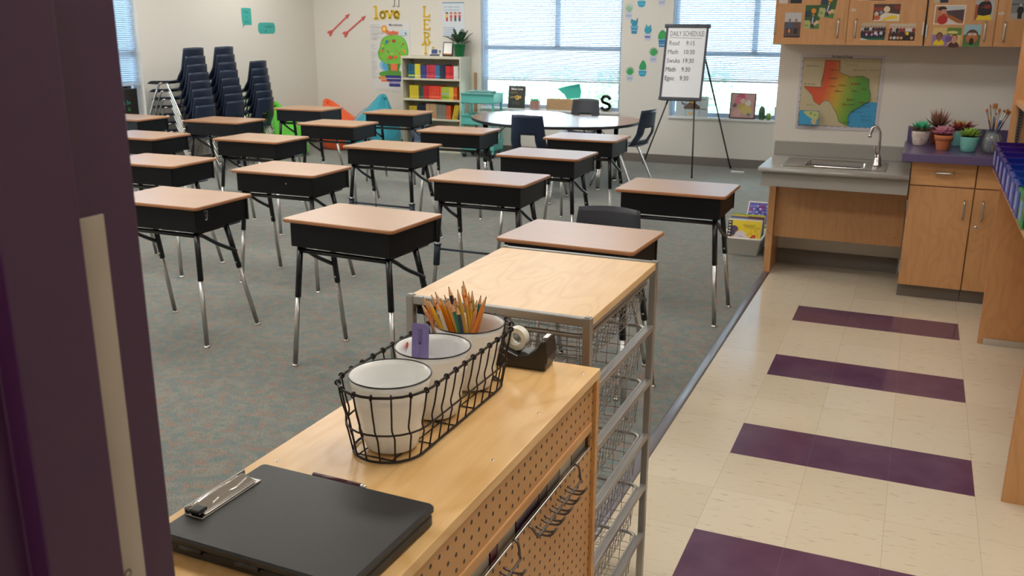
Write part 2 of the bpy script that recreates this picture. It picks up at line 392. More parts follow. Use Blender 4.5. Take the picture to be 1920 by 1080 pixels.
# near wall (behind the camera's doorway) and corridor end
struct(MB().box(XL - T, -.06, YN - .16, YN, 0, ZC).box(-.06, 1.05, YN - .16, YN, 2.13, ZC).box(1.05, XR, YN - .16, YN, 0, ZC), 'wall_near', M_wall)
struct(MB().box(XL - T, XR + T, YN - 2.1, YN - 2, 0, ZC), 'wall_corridor', M_wall)
struct(MB().box(XL, XC, YW - .012, YW, 0, .1).box(XC - .012, XC, 2.6, YW - .012, 0, .1), 'baseboard_back', M_base)
struct(MB().box(XL, XL + .012, W3[1] - 2, YW - .012, 0, .1), 'baseboard_left', M_base)
struct(MB().box(XC, .50, YS - .012, YS, 0, .1), 'baseboard_sink', M_base)

def window(n, x0, x1, z0, z1, rail_z, mull_x, low_z):
    d = .10
    # opening is cut through the wall; frame stands in the outer part of it
    r = empty('window_%d' % n, ((x0 + x1) / 2, YW + T / 2, z0)); r['kind'] = 'structure'
    cx = (x0 + x1) / 2
    f = MB(); a, b = x0 - cx, x1 - cx; h = z1 - z0; y = .03
    for q in ((a, b, 0, .05), (a, b, h - .05, h)): f.box(q[0], q[1], y, y + .04, q[2], q[3])
    for q in ((a, a + .05), (b - .05, b), (mull_x - cx - .03, mull_x - cx + .03)): f.box(q[0], q[1], y, y + .04, .05 if q[0] in (a, b - .05) else rail_z - z0, h - .05)
    f.box(a + .05, b - .05, y, y + .04, rail_z - z0 - .03, rail_z - z0 + .03)
    f.build('window_frame', M_frame_alu, r)
    g = MB().box(a + .04, b - .04, y + .015, y + .021, .04, h - .04); g.build('glass_pane', M_glass, r)
    s = MB().box(a - .0, b + .0, -T / 2 - .02, y, -.02, .004); s.build('window_sill', M_white_trim, r)
    return r
window(1, *W1, 1.31, -3.645, .915)
window(2, *W2, 1.275, -1.263, .967)
# left window, seen edge-on behind the door frame
r3 = empty('window_3', (XL - T / 2, (W3[0] + W3[1]) / 2, W3[2])); r3['kind'] = 'structure'
f = MB(); hh = W3[3] - W3[2]; q = (W3[1] - W3[0]) / 2
for a, b, c, d in ((-q, q, 0, .05), (-q, q, hh - .05, hh), (-q, q, .69, .75), (-q, -q + .05, 0, hh), (q - .05, q, 0, hh), (-.03, .03, .7, hh)): f.box(-.07, -.03, a, b, c, d)
f.build('window_frame', M_frame_alu, r3)
MB().box(-.052, -.046, -q + .03, q - .03, .03, hh - .03).build('glass_pane', M_glass, r3)
MB().box(-.05, T / 2 + .02, -q, q, -.02, .004).build('window_sill', M_white_trim, r3)

def blind(x0, x1, zt, zb, label, rot=0, loc=None, rail_mid=None):
    L = x1 - x0; r = empty('window_blind', loc or ((x0 + x1) / 2, YW + .045, zb), rot, label, 'blind')
    s = MB(); n = int((zt - zb) / .0215); tilt = R(44)
    for i in range(n):
        z = .035 + i * .0215; c, sn = math.cos(tilt) * .0125, math.sin(tilt) * .0125
        s.prism([(-c, z - sn), (0, z + .0015), (c, z + sn), (c, z + sn - .0012), (0, z + .0003), (-c, z - sn - .0012)], -L / 2, L / 2, M=Matrix.Rotation(-PI / 2, 4, 'Z'))
    s.build('slats', M_blind, r)
    MB().box(-L / 2, L / 2, -.014, .014, 0, .022).build('bottom_rail', mat('blind_rail', '#b4c4da', .5), r)
    MB().box(-L / 2, L / 2, -.018, .018, zt - zb - .01, zt - zb + .03).build('head_rail', mat('blind_rail', '#b4c4da', .5), r)
    cdl = MB()
    for px in (-L / 2 + .12, 0, L / 2 - .12):
        cdl.tube([(px, -.015, 0), (px, -.015, zt - zb)], .0015, 4); cdl.tube([(px, .015, 0), (px, .015, zt - zb)], .0015, 4)
    cdl.build('ladder_cord', M_white_trim, r)
    return r
blind(W1[0] + .03, W1[1] - .01, 2.46, .91, 'pale horizontal blind lowered over the window behind the kidney table')
blind(W2[0] + .03, W2[1] - .01, 2.46, .962, 'pale horizontal blind lowered over the window behind the easel')
blind(W3[0] + .02, W3[1] - .02, 2.46, .945, 'pale horizontal blind on the window beside the stacked chairs', R(90), (XL - .045, (W3[0] + W3[1]) / 2, .945))

# outside: ground and hedge
struct(MB().box(-30, 20, YW + T, 40, -.5, -.3), 'ground_outside', mat('outdoor_paving', '#b9b6ac', .9, noise=(3, .1)))
struct(MB().box(-30, XL - T, -12, YW + T, -.5, -.3), 'ground_side', mat('outdoor_paving', '#b9b6ac', .9))
def hedge(x0, x1, y0, y1, z0, z1, n, name, label, mt):
    s = MB()
    for i in range(n):
        x, y = random.uniform(x0, x1), random.uniform(y0, y1)
        z = z0 + (z1 - z0) * random.random() * (.75 + .25 * math.sin(x * 2.1) * math.cos(x * 5.3))
        a, b_, r_ = random.uniform(0, 2 * PI), random.uniform(-1, 1), random.uniform(.03, .07)
        u = Vector((math.cos(a), math.sin(a) * .6, b_ * .7)).normalized(); v = u.cross(Vector((random.uniform(-1, 1), random.uniform(-1, 1), random.uniform(-1, 1)))).normalized()
        c = Vector((x, y, z)); s.add([c - u * r_, c + v * r_ * .45, c + u * r_, c - v * r_ * .45], [(0, 1, 2, 3)])
    o = s.build(name, mt); tag(o, label, 'hedge', kind='stuff'); return o
M_leafg = mat('hedge_leaf', '#9cc4a0', .6, noise=(1.1, .35))
hedge(-6.2, .6, 8.6, 9.8, -.3, 1.05, 11000, 'hedge_foliage', 'sunlit green leafy hedge growing outside the windows', M_leafg)
hedge(-10.5, -9.5, -1, 5, -.3, 1.2, 2500, 'hedge_foliage', 'green leaves outside the window beside the chairs', M_leafg)

# ceiling troffers
M_lamp = bpy.data.materials.new('lamp_diffuser'); M_lamp.use_nodes = True
_b = M_lamp.node_tree.nodes['Principled BSDF']; _b.inputs['Base Color'].default_value = (.9, .9, .9, 1)
_b.inputs['Emission Color'].default_value = (1.0, .96, .90, 1); _b.inputs['Emission Strength'].default_value = LAMP
tro = empty('ceiling_light', (0, 0, 0), 0, 'x', 'ceiling light', 'recessed troffers in the ceiling')
MB().box(-.62, .62, -.32, -.30, -.02, .0).box(-.62, .62, .30, .32, -.02, 0).box(-.62, -.60, -.30, .30, -.02, 0).box(.60, .62, -.30, .30, -.02, 0).build('frame', M_white_trim, tro)
MB().box(-.60, .60, -.30, .30, -.012, -.006).build('diffuser', M_lamp, tro)
tspots = [(-6.2, -3.4), (-4.4, -3.4), (-2.6, -3.4), (-6.2, -1.0), (-4.4, -1.0), (-2.6, -1.0), (-6.2, 1.4), (-4.4, 1.4), (-2.6, 1.4), (-6.2, 3.8), (-4.4, 3.8), (-2.6, 3.8), (.45, -3.4), (.45, -1.3), (.3, -6.1)]  # last troffer is unseen, added in the corridor to brighten the door frame
for i, (x, y) in enumerate(tspots):
    o = tro if i == 0 else dup(tro, (0, 0, 0), 0, 'x')
    o.location = (x, y, ZC - .001); o['label'] = 'rectangular recessed troffer light glowing in the white ceiling'

# ---------------------------------------------------------------- door frame in the foreground
dr = empty('door_1', (0, YN - .08, 0)); dr['kind'] = 'structure'
# steel frame profile in (x,y), extruded in z: room edge, rabbet, stop, corridor edge
prof = [(0, .08), (0, .0165), (.016, .0155), (.016, -.045), (0, -.047), (0, -.085), (-.075, -.085), (-.075, .08)]
dj = MB()
n = len(prof); vs = [(x, y, 0) for x, y in prof] + [(x, y, 2.13) for x, y in prof]
dj.add(vs, [tuple(reversed(range(n))), tuple(range(n, 2 * n))] + [(i, i + n, (i + 1) % n + n, (i + 1) % n) for i in range(n)])
dj.build('door_frame', M_purple_door, dr, bevel=.0012)
pl = MB().box(.0002, .0022, .022, .048, .2, 1.449)
pl.build('strike_plate', M_plate, dr, bevel=.0008)
a_ = ART(0); a_.el(0, 0, .004, .004, '#5a5046', 14); a_.el(0, 0, .0022, .0022, '#a89c8c', 12)
a_.build('screw', PRINT, dr, loc=(.0026, .022 + .008, 1.172), rot=(0, 0, R(90)))

# ---------------------------------------------------------------- student desks
def tube_leg(parent, top, foot, split, name='leg', r=.0145, holes=True):
    top, foot = Vector(top), Vector(foot); mid = top.lerp(foot, split)
    lg = MB().tube([top, mid], r, 12).build(name, M_leg, parent)
    ct_ = MB().tube([mid.lerp(top, .05), foot + (top - foot).normalized() * .012], r - .0025, 12)
    if holes:
        for k in range(3):
            p_ = mid.lerp(foot, .07 + .075 * k); ct_.ell((p_.x, p_.y - r + .0032, p_.z), (.0032, .0015, .0032), 8, 4, 1)
    ct_.build('chrome_tube', [M_satin, M_chrome_hole], lg)
    if holes: p_ = mid.lerp(top, .12); MB().lathe([(0, .003), (.004, .0025), (.006, 0)], 12).build('rivet', M_satin, lg, loc=(p_.x, p_.y - r + .001, p_.z), rot=(R(90), 0, 0))
    fz = foot.z; MB().lathe([(0, 0), (.017, 0), (.018, .003), (.013, .009), (.006, .012), (0, .013)], 14, (foot.x, foot.y, fz)).build('foot_glide', M_chrome, lg)
    return lg
def make_desk():
    t = empty('student_desk', (0, 0, 0), 0, 'x', 'desk', 'student desks in rows on the carpet')
    w_, d_, h_ = .61, .44, .72
    top = MB().rbox(-w_ / 2, w_ / 2, -d_ / 2, d_ / 2, h_ - .017, h_, .022, 4, 0, None, .004)
    o = top.build('desktop', [M_desk, M_edge], t)
    for p in o.data.polygons:
        if abs(p.normal.z) < .9: p.material_index = 1
    x, y0, y1, z0, z1, th = .272, -.195, .205, .588, h_ - .018, .004
    b = MB().box(-x, x, y0, y0 + th, z0, z1).box(-x, -x + th, y0 + th, y1, z0 + .0, z1).box(x - th, x, y0 + th, y1, z0, z1).box(-x + th, x - th, y0 + th, y1, z0, z0 + th)
    b.box(-x - .004, -x, y1 - .012, y1 + .004, z0 - .004, z1).box(x, x + .004, y1 - .012, y1 + .004, z0 - .004, z1)
    b.build('storage_box', M_black, t, bevel=.0018)
    for sx in (-1, 1):
        tube_leg(t, (sx * .245, -.165, .588), (sx * .285, -.205, 0), .42, holes=False)
        tube_leg(t, (sx * .240, .06, .588), (sx * .285, .205, 0), .42)
    fr = MB().tube([(-.247, -.165, .565), (.247, -.165, .565)], .011, 10)
    for sx in (-1, 1):
        fr.tube(smooth([(sx * .247, -.165, .565), (sx * .25, -.13, .56), (sx * .255, -.03, .50), (sx * .263, .10, .435)], 4, False), .010, 8)
        fr.tube([(sx * .242, -.165, .578), (sx * .24, .17, .578)], .010, 8)
    fr.build('support_frame', M_leg, t)
    return t
desk0 = make_desk()
DG = 'student desks in rows on the carpet'
desks = [
 (-1.80, -1.84, -3, 'brown-topped black student desk just behind the basket of white cups', 0),
 (-0.66, -0.40, 0, 'brown-topped student desk at carpet edge nearest the sink', 0),
 (-0.745, -1.785, -2, 'brown-topped desk with chair tucked behind it, directly behind the wire drawer cart', 0),
 (-1.756, -.525, .5, 'student desk with footrest bar just behind the wire cart and its neighbour desk', 1),
 (-1.831, .596, -.8, 'pale shining student desk in front of the desk beside the kidney table', 0),
 (-1.909, 1.678, 0, 'student desk nearest the easel, with window light white on its top', 0),
 (-3.033, .523, -1.5, 'student desk with low black footrest bar in the middle of the room', 1),
 (-3.069, 1.690, 2, 'student desk standing before the lower bookcase shelves', 0),
 (-4.386, 2.931, .5, 'student desk in front of the teal beanbag', 0),
 (-4.319, 1.728, 1, 'student desk in front of the orange beanbag, one row nearer', 0),
 (-5.484, 2.915, 1, 'student desk in the back row before the green beanbag', 0),
 (-3.014, -.734, 1, 'student desk with one bright rivet on its front, in the second row', 2),
 (-4.208, .491, .5, 'student desk standing third in its line behind the riveted desk', 0),
 (-5.423, 1.507, 2, 'student desk right in front of the chair stacks', 0),
 (-2.945, -1.80, 1, 'student desk with small silver tag on its side, in front row beside purple door frame', 3),
 (-4.03, -.80, 2, 'student desk second behind the silver-tagged desk, half hidden by purple frame', 0),
 (-5.195, .251, 1.5, 'student desk third behind the silver-tagged desk, below the left chair stack', 0),
 (-6.407, 1.318, 2, 'student desk farthest along the purple frame, nearest the window beside chairs', 0),
]
for i, (x, y, rz, lab, kind) in enumerate(desks):
    o = desk0 if i == 0 else dup(desk0, (x, y, 0), R(rz), lab, DG)
    o.location = (x, y, 0); o.rotation_euler = (0, 0, R(rz)); o['label'] = lab; o['group'] = DG
    if kind == 1:
        fb = MB().tube([(-.262, -.188, .30), (.262, -.188, .30)], .007, 8)
        for sx in (-1, 1): fb.tube([(sx * .268, -.188, .20), (sx * .262, -.182, .325)], .0195, 12).tube([(sx * .262, -.182, .322), (sx * .2612, -.1815, .33)], .024, 12)
        fb.build('footrest_bar', mat('footrest_rubber', '#1b2735', .6), o)
    if kind == 2:
        MB().lathe([(0, 0), (.0045, 0), (.004, -.002), (0, -.003)], 10).build('rivet', M_steel, o, loc=(.09, -.1955, .655), rot=(R(-90), 0, 0))
    if kind == 3:
        q = ART(0); q.line([(-.014, .02), (.01, .02), (.006, -.02)], .0022, '#c8ccd2'); q.line([(-.01, .016), (-.002, -.018), (.006, -.01), (-.004, .004)], .0018, '#9aa0aa'); q.rect(-.01, .004, -.026, -.02, '#d8d8d8')
        q.build('scratched_tag', PRINT, o, loc=(.2735, -.115, .665), rot=(0, 0, R(90)))

# ---------------------------------------------------------------- school chairs (face +y)
def make_chair(seatm=M_navy):
    t = empty('school_chair', (0, 0, 0), 0, 'x', 'chair')
    def seat(u, v):
        x = (u - .5) * (.40 - .03 * (1 - v)); y = -.19 + v * .40
        z = .405 - .014 * math.cos((u - .5) * PI) + (.012 * (1 - v) ** 2) - .028 * max(0, (v - .82) / .18) ** 2
        return (x, y, z)
    MB().sheet(seat, 12, 10, .007).build('seat', seatm, t)
    def back(u, v):
        wd = .37 - .07 * v; a = (u - .5) * 2
        x = a * wd / 2; r_ = v
        y = -.19 - .055 * min(1, r_ * 3) - .075 * r_ + .045 * a * a * (.4 + .6 * r_)
        z = .417 + .04 * (0 if r_ > 0 else 0) + .33 * r_ + .006 * (1 - a * a) * (1 if r_ > .95 else 0)
        if r_ < .12: z = .417 + .33 * r_ * .7
        return (x, y, z)
    MB().sheet(back, 14, 14, .007, hole=lambda i, j: 4 <= i <= 9 and 2 <= j <= 6).build('backrest', seatm, t)
    for sx in (-1, 1):
        MB().tube(smooth([(sx * .13, .01, .385), (sx * .175, .03, .385), (sx * .195, .07, .345), (sx * .215, .215, .012)], 4, False), .0105, 10).tube([(sx * .215, .215, 0), (sx * .215, .215, .014)], .013, 10).build('leg', M_chrome, t)
        MB().tube(smooth([(sx * .13, -.02, .385), (sx * .175, -.04, .385), (sx * .195, -.08, .345), (sx * .215, -.245, .012)], 4, False), .0105, 10).tube([(sx * .215, -.245, 0), (sx * .215, -.245, .014)], .013, 10).build('leg', M_chrome, t)
    MB().tube([(-.15, .0, .384), (.15, .0, .384)], .009, 8).build('under_seat_bar', M_chrome, t)
    return t
chair0 = make_chair()
chair0.location = (-2.71, 2.62, 0); chair0.scale = (1, 1, 1.07); chair0['label'] = 'navy school chair with open lower back, pulled up to near side of kidney table'
def chair(x, y, rz, lab, z=0, group=None, sc=1.0, mt=None):
    o = dup(chair0, (x, y, z), R(rz), lab, group); o.scale = (sc, sc, sc)
    if mt:
        for c in o.children:
            if c.name.startswith(('seat', 'backrest')): c.data = c.data.copy(); c.data.materials[0] = mt
    return o
chair(-2.98, 4.46, 180, 'grey school chair on far side of kidney table, back toward the window', mt=M_charcoal, sc=1.03)
chair(-2.20, 3.62, 78, 'navy school chair seen from its side beside the easel at table end', sc=1.05)
chair(-.770, -1.60, 180, 'charcoal school chair tucked under the desk behind the wire cart', mt=M_charcoal, sc=1.0)
ordn = ['bottom', 'second from bottom', 'third from bottom', 'fourth from bottom', 'fifth from bottom', 'third from top', 'second from top', 'topmost']
def stack(x, y, n_, which, rz):
    for k in range(n_):
        pos = ('bottom chair' if k == 0 else 'topmost chair' if k == n_ - 1 else ['', 'second', 'third', 'fourth', 'fifth', 'sixth', 'seventh'][k] + ' chair up')
        sh = .014 * k
        chair(x - sh, y, rz, 'navy school chair, %s in %s' % (pos, which), .084 * k, 'stacked chairs in ' + which)
stack(-6.72, 2.42, 8, 'the stack nearest the window', 90)
stack(-6.79, 2.98, 8, 'the tall middle stack', 90)
stack(-6.80, 3.53, 6, 'the short stack beside green beanbag', 90)
# ---------------------------------------------------------------- kidney table
kt = empty('kidney_table', (-2.95, 3.55, 0), 0, 'large brown kidney-shaped table with black edge in front of the window', 'table')
kp = [(-3.83, 3.5), (-3.87, 3.95), (-3.6, 4.38), (-3.2, 4.36), (-2.85, 4.10), (-2.5, 4.14), (-2.2, 4.10), (-2.05, 3.75), (-2.12, 3.25), (-2.45, 2.95), (-2.95, 2.84), (-3.45, 3.02)]
kp = [(a + 2.95, b - 3.55) for a, b in smooth(kp, 6)]
def slab(poly, z0, z1):
    n = len(poly); mb = MB(); ar = sum(poly[i][0] * poly[(i + 1) % n][1] - poly[(i + 1) % n][0] * poly[i][1] for i in range(n))
    if ar < 0: poly = list(reversed(poly))
    vs = [(a, b, z0) for a, b in poly] + [(a, b, z1) for a, b in poly]
    mb.add(vs, [tuple(reversed(range(n))), tuple(range(n, 2 * n))] + [(i, (i + 1) % n, (i + 1) % n + n, i + n) for i in range(n)])
    return mb
ktop = slab(kp, .622, .650).build('tabletop', [wood('table_laminate', '#8d6450', '#7e5644', rough=.2, axis='X', ring=.3, spec=.55), mat('black_edge_band', '#1b1a20', .5)], kt)
for p in ktop.data.polygons:
    if abs(p.normal.z) < .5: p.material_index = 1
for x, y in ((-.60, -.30), (-.55, .45), (.62, -.28), (.60, .35)):
    l = MB().tube([(x, y, .622), (x, y, .22)], .026, 12).build('leg', M_leg, kt)
    MB().tube([(x, y, .24), (x, y, .02)], .021, 10).build('chrome_tube', M_chrome, l)
    MB().lathe([(0, 0), (.024, 0), (.026, .006), (.018, .02)], 12, (x, y, 0)).build('foot_glide', M_chrome, l)
br = MB()
for x, y in ((-.60, -.30), (-.55, .45), (.62, -.28), (.60, .35)): br.tube([(x, y, .38), (x * .62, y * .62, .622)], .006, 8)
br.build('brace', M_chrome, kt)

# ---------------------------------------------------------------- bookcase with books
M_cream = mat('cream_metal', '#cfcbb6', .45)
bc = empty('bookcase', (-5.19, 5.27, 0), 0, 'cream four-shelf bookcase full of colourful books against back wall', 'bookcase')
bx0, bx1, by0, by1, bz = -.425, .425, -.145, .155, 1.198
MB().box(bx0, bx0 + .02, by0, by1, 0, bz - .03).build('side_panel', M_cream, bc, bevel=.003)
MB().box(bx1 - .02, bx1, by0, by1, 0, bz - .03).build('side_panel', M_cream, bc, bevel=.003)
MB().box(bx0, bx1, by0, by1, bz - .03, bz).build('top_panel', M_cream, bc, bevel=.003)
MB().box(bx0 + .02, bx1 - .02, by1 - .008, by1, .08, bz - .03).build('back_panel', M_cream, bc)
MB().box(bx0 + .02, bx1 - .02, by0 + .005, by0 + .015, 0, .07).build('kick_plate', M_cream, bc)
SH = [.925, .668, .424, .09]
for z in SH: MB().box(bx0 + .02, bx1 - .02, by0 + .002, by1 - .008, z - .022, z).build('shelf', M_cream, bc, bevel=.002)
def book_mesh(w_, h_, d_, cols):
    s = MB(); c = lin_list = [H(q) for q in cols]
    # cover wraps pages: spine toward -y
    s.box(-w_ / 2, w_ / 2, 0, .003, 0, h_, 0, c[0]); s.box(-w_ / 2, -w_ / 2 + .0012, .003, d_, 0, h_, 0, c[0]); s.box(w_ / 2 - .0012, w_ / 2, .003, d_, 0, h_, 0, c[0])
    s.box(-w_ / 2 + .0012, w_ / 2 - .0012, .003, d_ - .004, .003, h_ - .003, 0, (.75, .72, .64))
    n = len(c)
    for i in range(1, n):
        z0, z1 = h_ * (.12 + .28 * (i - 1)), h_ * (.12 + .28 * (i - 1) + (.13 if i < n - 1 else .09)); s.box(-w_ / 2 + .001, w_ / 2 - .001, -.0006, 0, z0, z1, 0, c[i])
    return s
def book_row(z, blocks, x0, what):
    x = x0
    for (n_, w_, h_, cols, cname) in blocks:
        o0 = None
        for k in range(n_):
            if o0 is None:
                o = o0 = book_mesh(w_, h_, .17, cols).build('book', PRINT)
            else:
                o = o0.copy(); COL.objects.link(o)
            o.location = (bc.location.x + x + w_ / 2, bc.location.y - .115 + random.uniform(-.004, .004), z + .0005)
            tag(o, '%s book on the %s of the cream bookcase' % (cname[0], what), 'book', '%s books on the %s' % (cname[1], what))
            x += w_ + .0012
book_row(SH[0], [(6, .0145, .172, ['#1f5d78', '#b9c94a', '#2a7d92'], ('slim teal-blue', 'teal-blue')), (5, .0145, .176, ['#d9cf3e', '#d8d8c8'], ('slim yellow', 'yellow')), (6, .0145, .165, ['#3a3f7d', '#5560a0', '#34376a'], ('slim indigo', 'indigo')),
    (8, .0140, .168, ['#c43d4e', '#d8626c', '#9c2c44'], ('slim raspberry red', 'raspberry')), (4, .0150, .166, ['#3f6f9c', '#78a6c8'], ('slim sky blue', 'sky blue')), (6, .0130, .168, ['#2c3248', '#444c66'], ('slim dark slate', 'dark slate')),
    (7, .0145, .158, ['#cf2f35', '#e8585a', '#b1243c'], ('slim scarlet', 'scarlet')), (4, .0150, .16, ['#d9d9d6', '#b8c0cc'], ('slim white', 'white'))], -.335, 'top shelf')
book_row(SH[1], [(8, .0155, .166, ['#cdb72a', '#e0d060'], ('thin golden yellow', 'golden')), (5, .0135, .162, ['#3a4a42', '#6a7f68'], ('thin dark green', 'dark green')), (5, .0155, .168, ['#b2262b', '#c94840'], ('thin deep red', 'deep red')),
    (11, .0142, .166, ['#d9472f', '#e8775a', '#cf5b30'], ('thin coral orange', 'coral')), (7, .0140, .156, ['#a8b83c', '#5f9a3a', '#7fb0d0'], ('thin lime green', 'lime')), (4, .0150, .156, ['#d8c246', '#b8a030'], ('thin mustard', 'mustard')), (3, .0150, .15, ['#d8642a', '#7a3a20', '#e89a3a'], ('thin orange-banded', 'orange-banded'))], -.325, 'second shelf')
book_row(SH[2], [(7, .0150, .15, ['#b8a52c', '#d6c860'], ('low yellow', 'yellow')), (8, .0150, .175, ['#1d2233', '#c8ccd4', '#252c44'], ('tall black-and-white', 'black-and-white')), (9, .0155, .185, ['#b3946c', '#c06a48'], ('tall tan', 'tan')),
    (9, .0145, .178, ['#77746a', '#8e8a7e'], ('tall grey', 'grey')), (4, .0150, .17, ['#c9562a', '#e07c40'], ('low orange', 'orange'))], -.335, 'third shelf')
for k in range(4):
    c_ = [['#c8a82c', '#e0cc50'], ['#d3b52e', '#8a7a20'], ['#c2a838', '#6a6a28'], ['#23262c', '#50545c']][k]
    o = book_mesh(.02, .185, .17, c_).build('book', PRINT, loc=(bc.location.x + .292 + k * .026, bc.location.y - .115, SH[2] + .0015), rot=(0, R(13), 0))
    tag(o, ['yellow book leaning right beside the orange block on third shelf', 'second leaning yellow book on the third shelf', 'yellow book leaning against the black one on third shelf', 'black book leaning at the right end of third shelf'][k], 'book')
book_row(SH[3], [(10, .02, .22, ['#5a6a80', '#8090a8'], ('tall blue-grey', 'blue-grey')), (12, .018, .2, ['#7a5a48', '#a08068'], ('brown', 'brown'))], -.33, 'lowest shelf')
# on top of the bookcase
pf = empty('standing_photo', (-5.02, 5.27, 1.1985), R(-8), 'upright photo frame with blank white picture on the bookcase top', 'photo frame')
MB().box(-.075, .075, -.004, .010, 0, .175, 0, M=Matrix.Rotation(R(-9), 4, 'X')).build('frame', mat('dark_frame', '#2c2a2c', .4), pf, bevel=.002)
q = ART(-.005); q.rect(-.062, .062, .022, .165, '#f4f4f2'); q.rect(-.062, .062, .022, .034, '#c07a3a'); q.build('picture', PRINT, pf, rot=(R(-9), 0, 0))
MB().box(-.02, .02, 0, .004, 0, .12, M=Matrix.Translation((0, .055, 0)) @ Matrix.Rotation(R(20), 4, 'X')).build('easel_back', mat('dark_frame', '#2c2a2c', .4), pf)
cd = empty('photo_card', (-5.17, 5.24, 1.1985), R(12), 'small folded card with navy photo on top of the bookcase', 'card')
q = ART(-.001); q.card(-.085, .085, 0, .092, .003, '#d9dad8'); q.rect(-.06, .02, .03, .085, '#22376e'); q.rect(.03, .075, .02, .085, '#b8b39c'); q.el(.05, .06, .014, .018, '#5a6a7a'); q.rect(-.08, .05, .002, .025, '#3a3f4c')
q.build('front_leaf', PRINT, cd, rot=(R(-14), 0, 0)); MB().box(-.085, .085, 0, .003, 0, .09, M=Matrix.Translation((0, .045, 0)) @ Matrix.Rotation(R(14), 4, 'X')).build('back_leaf', mat('card_white', '#d9dad8', .6), cd)
pp = empty('potted_plant', (-4.85, 5.27, 1.1985), 0, 'leafy dark green plant in a bright green pot on the bookcase', 'plant')
MB().lathe([(0, 0), (.055, 0), (.075, .145), (.079, .145), (.079, .152), (.070, .152), (.068, .130), (0, .130)], 28).build('pot', mat('green_pot', '#0f7f4c', .35), pp)
lf = MB()
for k in range(24):
    a = 2 * PI * k / 24 * 2.6 + .3; el = R(38 + 45 * ((k * 7) % 10) / 10); L = .15 + .09 * ((k * 3) % 7) / 7; wl_ = .024 + .008 * (k % 3)
    d = Vector((math.cos(a) * math.cos(el), math.sin(a) * math.cos(el) * .7, math.sin(el))); sd = d.cross(Vector((0, 0, 1))).normalized()
    n_ = 7; base = Vector((math.cos(a) * .012, math.sin(a) * .012, .125)); vs = []
    for i in range(n_ + 1):
        t = i / n_; p = base + d * (L * 1.25 * t) + Vector((0, 0, -.055 * t * t * (1.3 - math.sin(el)) * 2)); ww = wl_ * (math.sin(PI * max(0, (t - .28) / .72)) ** .8 if t > .28 else 0) + .0025
        vs += [p - sd * ww + Vector((0, 0, ww * .3)), p, p + sd * ww + Vector((0, 0, ww * .3))]
    lf.add(vs, [(i * 3 + j, i * 3 + j + 1, i * 3 + j + 4, i * 3 + j + 3) for i in range(n_) for j in range(2)], 0, None, True)
lf.build('leaves', mat('dark_green_leaf', '#1f4a2a', .35, noise=(12, .35)), pp)

# ---------------------------------------------------------------- things on the back wall
def onwall(name, art, x, z, label, cat, group=None, d=.002, y=YW, mats=PRINT):
    o = art.build(name, mats, loc=(x, y - d, z)); return tag(o, label, cat, group)
def strokes(lines, w_, th):
    s = MB()
    for ln in lines:
        for (a, b), (c, d) in zip(ln[:-1], ln[1:]):
            L = math.hypot(c - a, d - b); ux, uz = (c - a) / L, (d - b) / L; nx, nz = -uz * w_ / 2, ux * w_ / 2; e = w_ * .12
            s.prism([(a - ux * e + nx, b - uz * e + nz), (a - ux * e - nx, b - uz * e - nz), (c + ux * e - nx, d + uz * e - nz), (c + ux * e + nx, d + uz * e + nz)], -th, 0)
    return s
def ringpts(cx, cz, rx, rz, a0=0, a1=360, n=20): return [(cx + rx * math.cos(R(a0 + (a1 - a0) * k / n)), cz + rz * math.sin(R(a0 + (a1 - a0) * k / n))) for k in range(n + 1)]
M_yel = mat('yellow_foam', '#e8c22c', .5)
LW = .026
lov = [('l', [[(0, 0), (0, .15)], [(-.03, 0), (.03, 0)], [(-.028, .15), (0, .15)]], -6.145, 1.655),
       ('o', [ringpts(0, .048, .036, .044)], -6.045, 1.655),
       ('v', [[(-.04, .095), (0, .004)], [(.04, .095), (0, .004)], [(-.058, .095), (-.022, .095)], [(.022, .095), (.056, .095)]], -5.94, 1.655),
       ('e', [ringpts(0, .048, .036, .044, 0, 325), [(-.036, .048), (.036, .048)]], -5.835, 1.655)]
for ch, ls, x, z in lov:
    o = strokes(ls, LW, .012).build('wall_letter', M_yel, loc=(x, YW - .001, z)); tag(o, 'yellow foam letter %s of the word love above the tree poster' % ch, 'wall letter', 'yellow letters spelling love')
ler = [('L', [[(-.03, 0), (-.03, .12)], [(-.045, 0), (.045, 0)], [(.045, 0), (.045, .025)], [(-.048, .12), (-.012, .12)]], 1.685),
       ('E', [[(-.03, 0), (-.03, .12)], [(-.045, 0), (.045, 0)], [(-.045, .12), (.045, .12)], [(-.03, .06), (.02, .06)], [(.045, 0), (.045, .022)], [(.045, .12), (.045, .1)]], 1.525),
       ('R', [[(-.03, 0), (-.03, .12)], [(-.045, .12), (.0, .12)], ringpts(0, .09, .035, .03, 90, -90, 8), [(-.03, .06), (0, .06)], [(0, .06), (.04, 0)], [(-.048, 0), (-.012, 0)], [(.028, 0), (.055, 0)]], 1.365),
       ('T', [[(0, 0), (0, .12)], [(-.045, .12), (.045, .12)], [(-.02, 0), (.02, 0)], [(-.045, .12), (-.045, .098)], [(.045, .12), (.045, .098)]], 1.212)]
for ch, ls, z in ler:
    o = strokes(ls, .017, .01).build('wall_letter', M_yel, loc=(-5.40 - (.02 if ch == 'T' else 0), YW - .001, z + (.012 if ch == 'T' else 0))); tag(o, 'yellow capital letter %s in the vertical row above the bookcase' % ch, 'wall letter', 'yellow capitals in a vertical row')
o = strokes([[(-.02, .06), (-.01, .09), (.01, .05)]], .016, .01).build('wall_letter', M_yel, loc=(-5.30, YW - .001, 1.215)); tag(o, 'small yellow letter piece beside the capital T above the bookcase', 'wall letter')
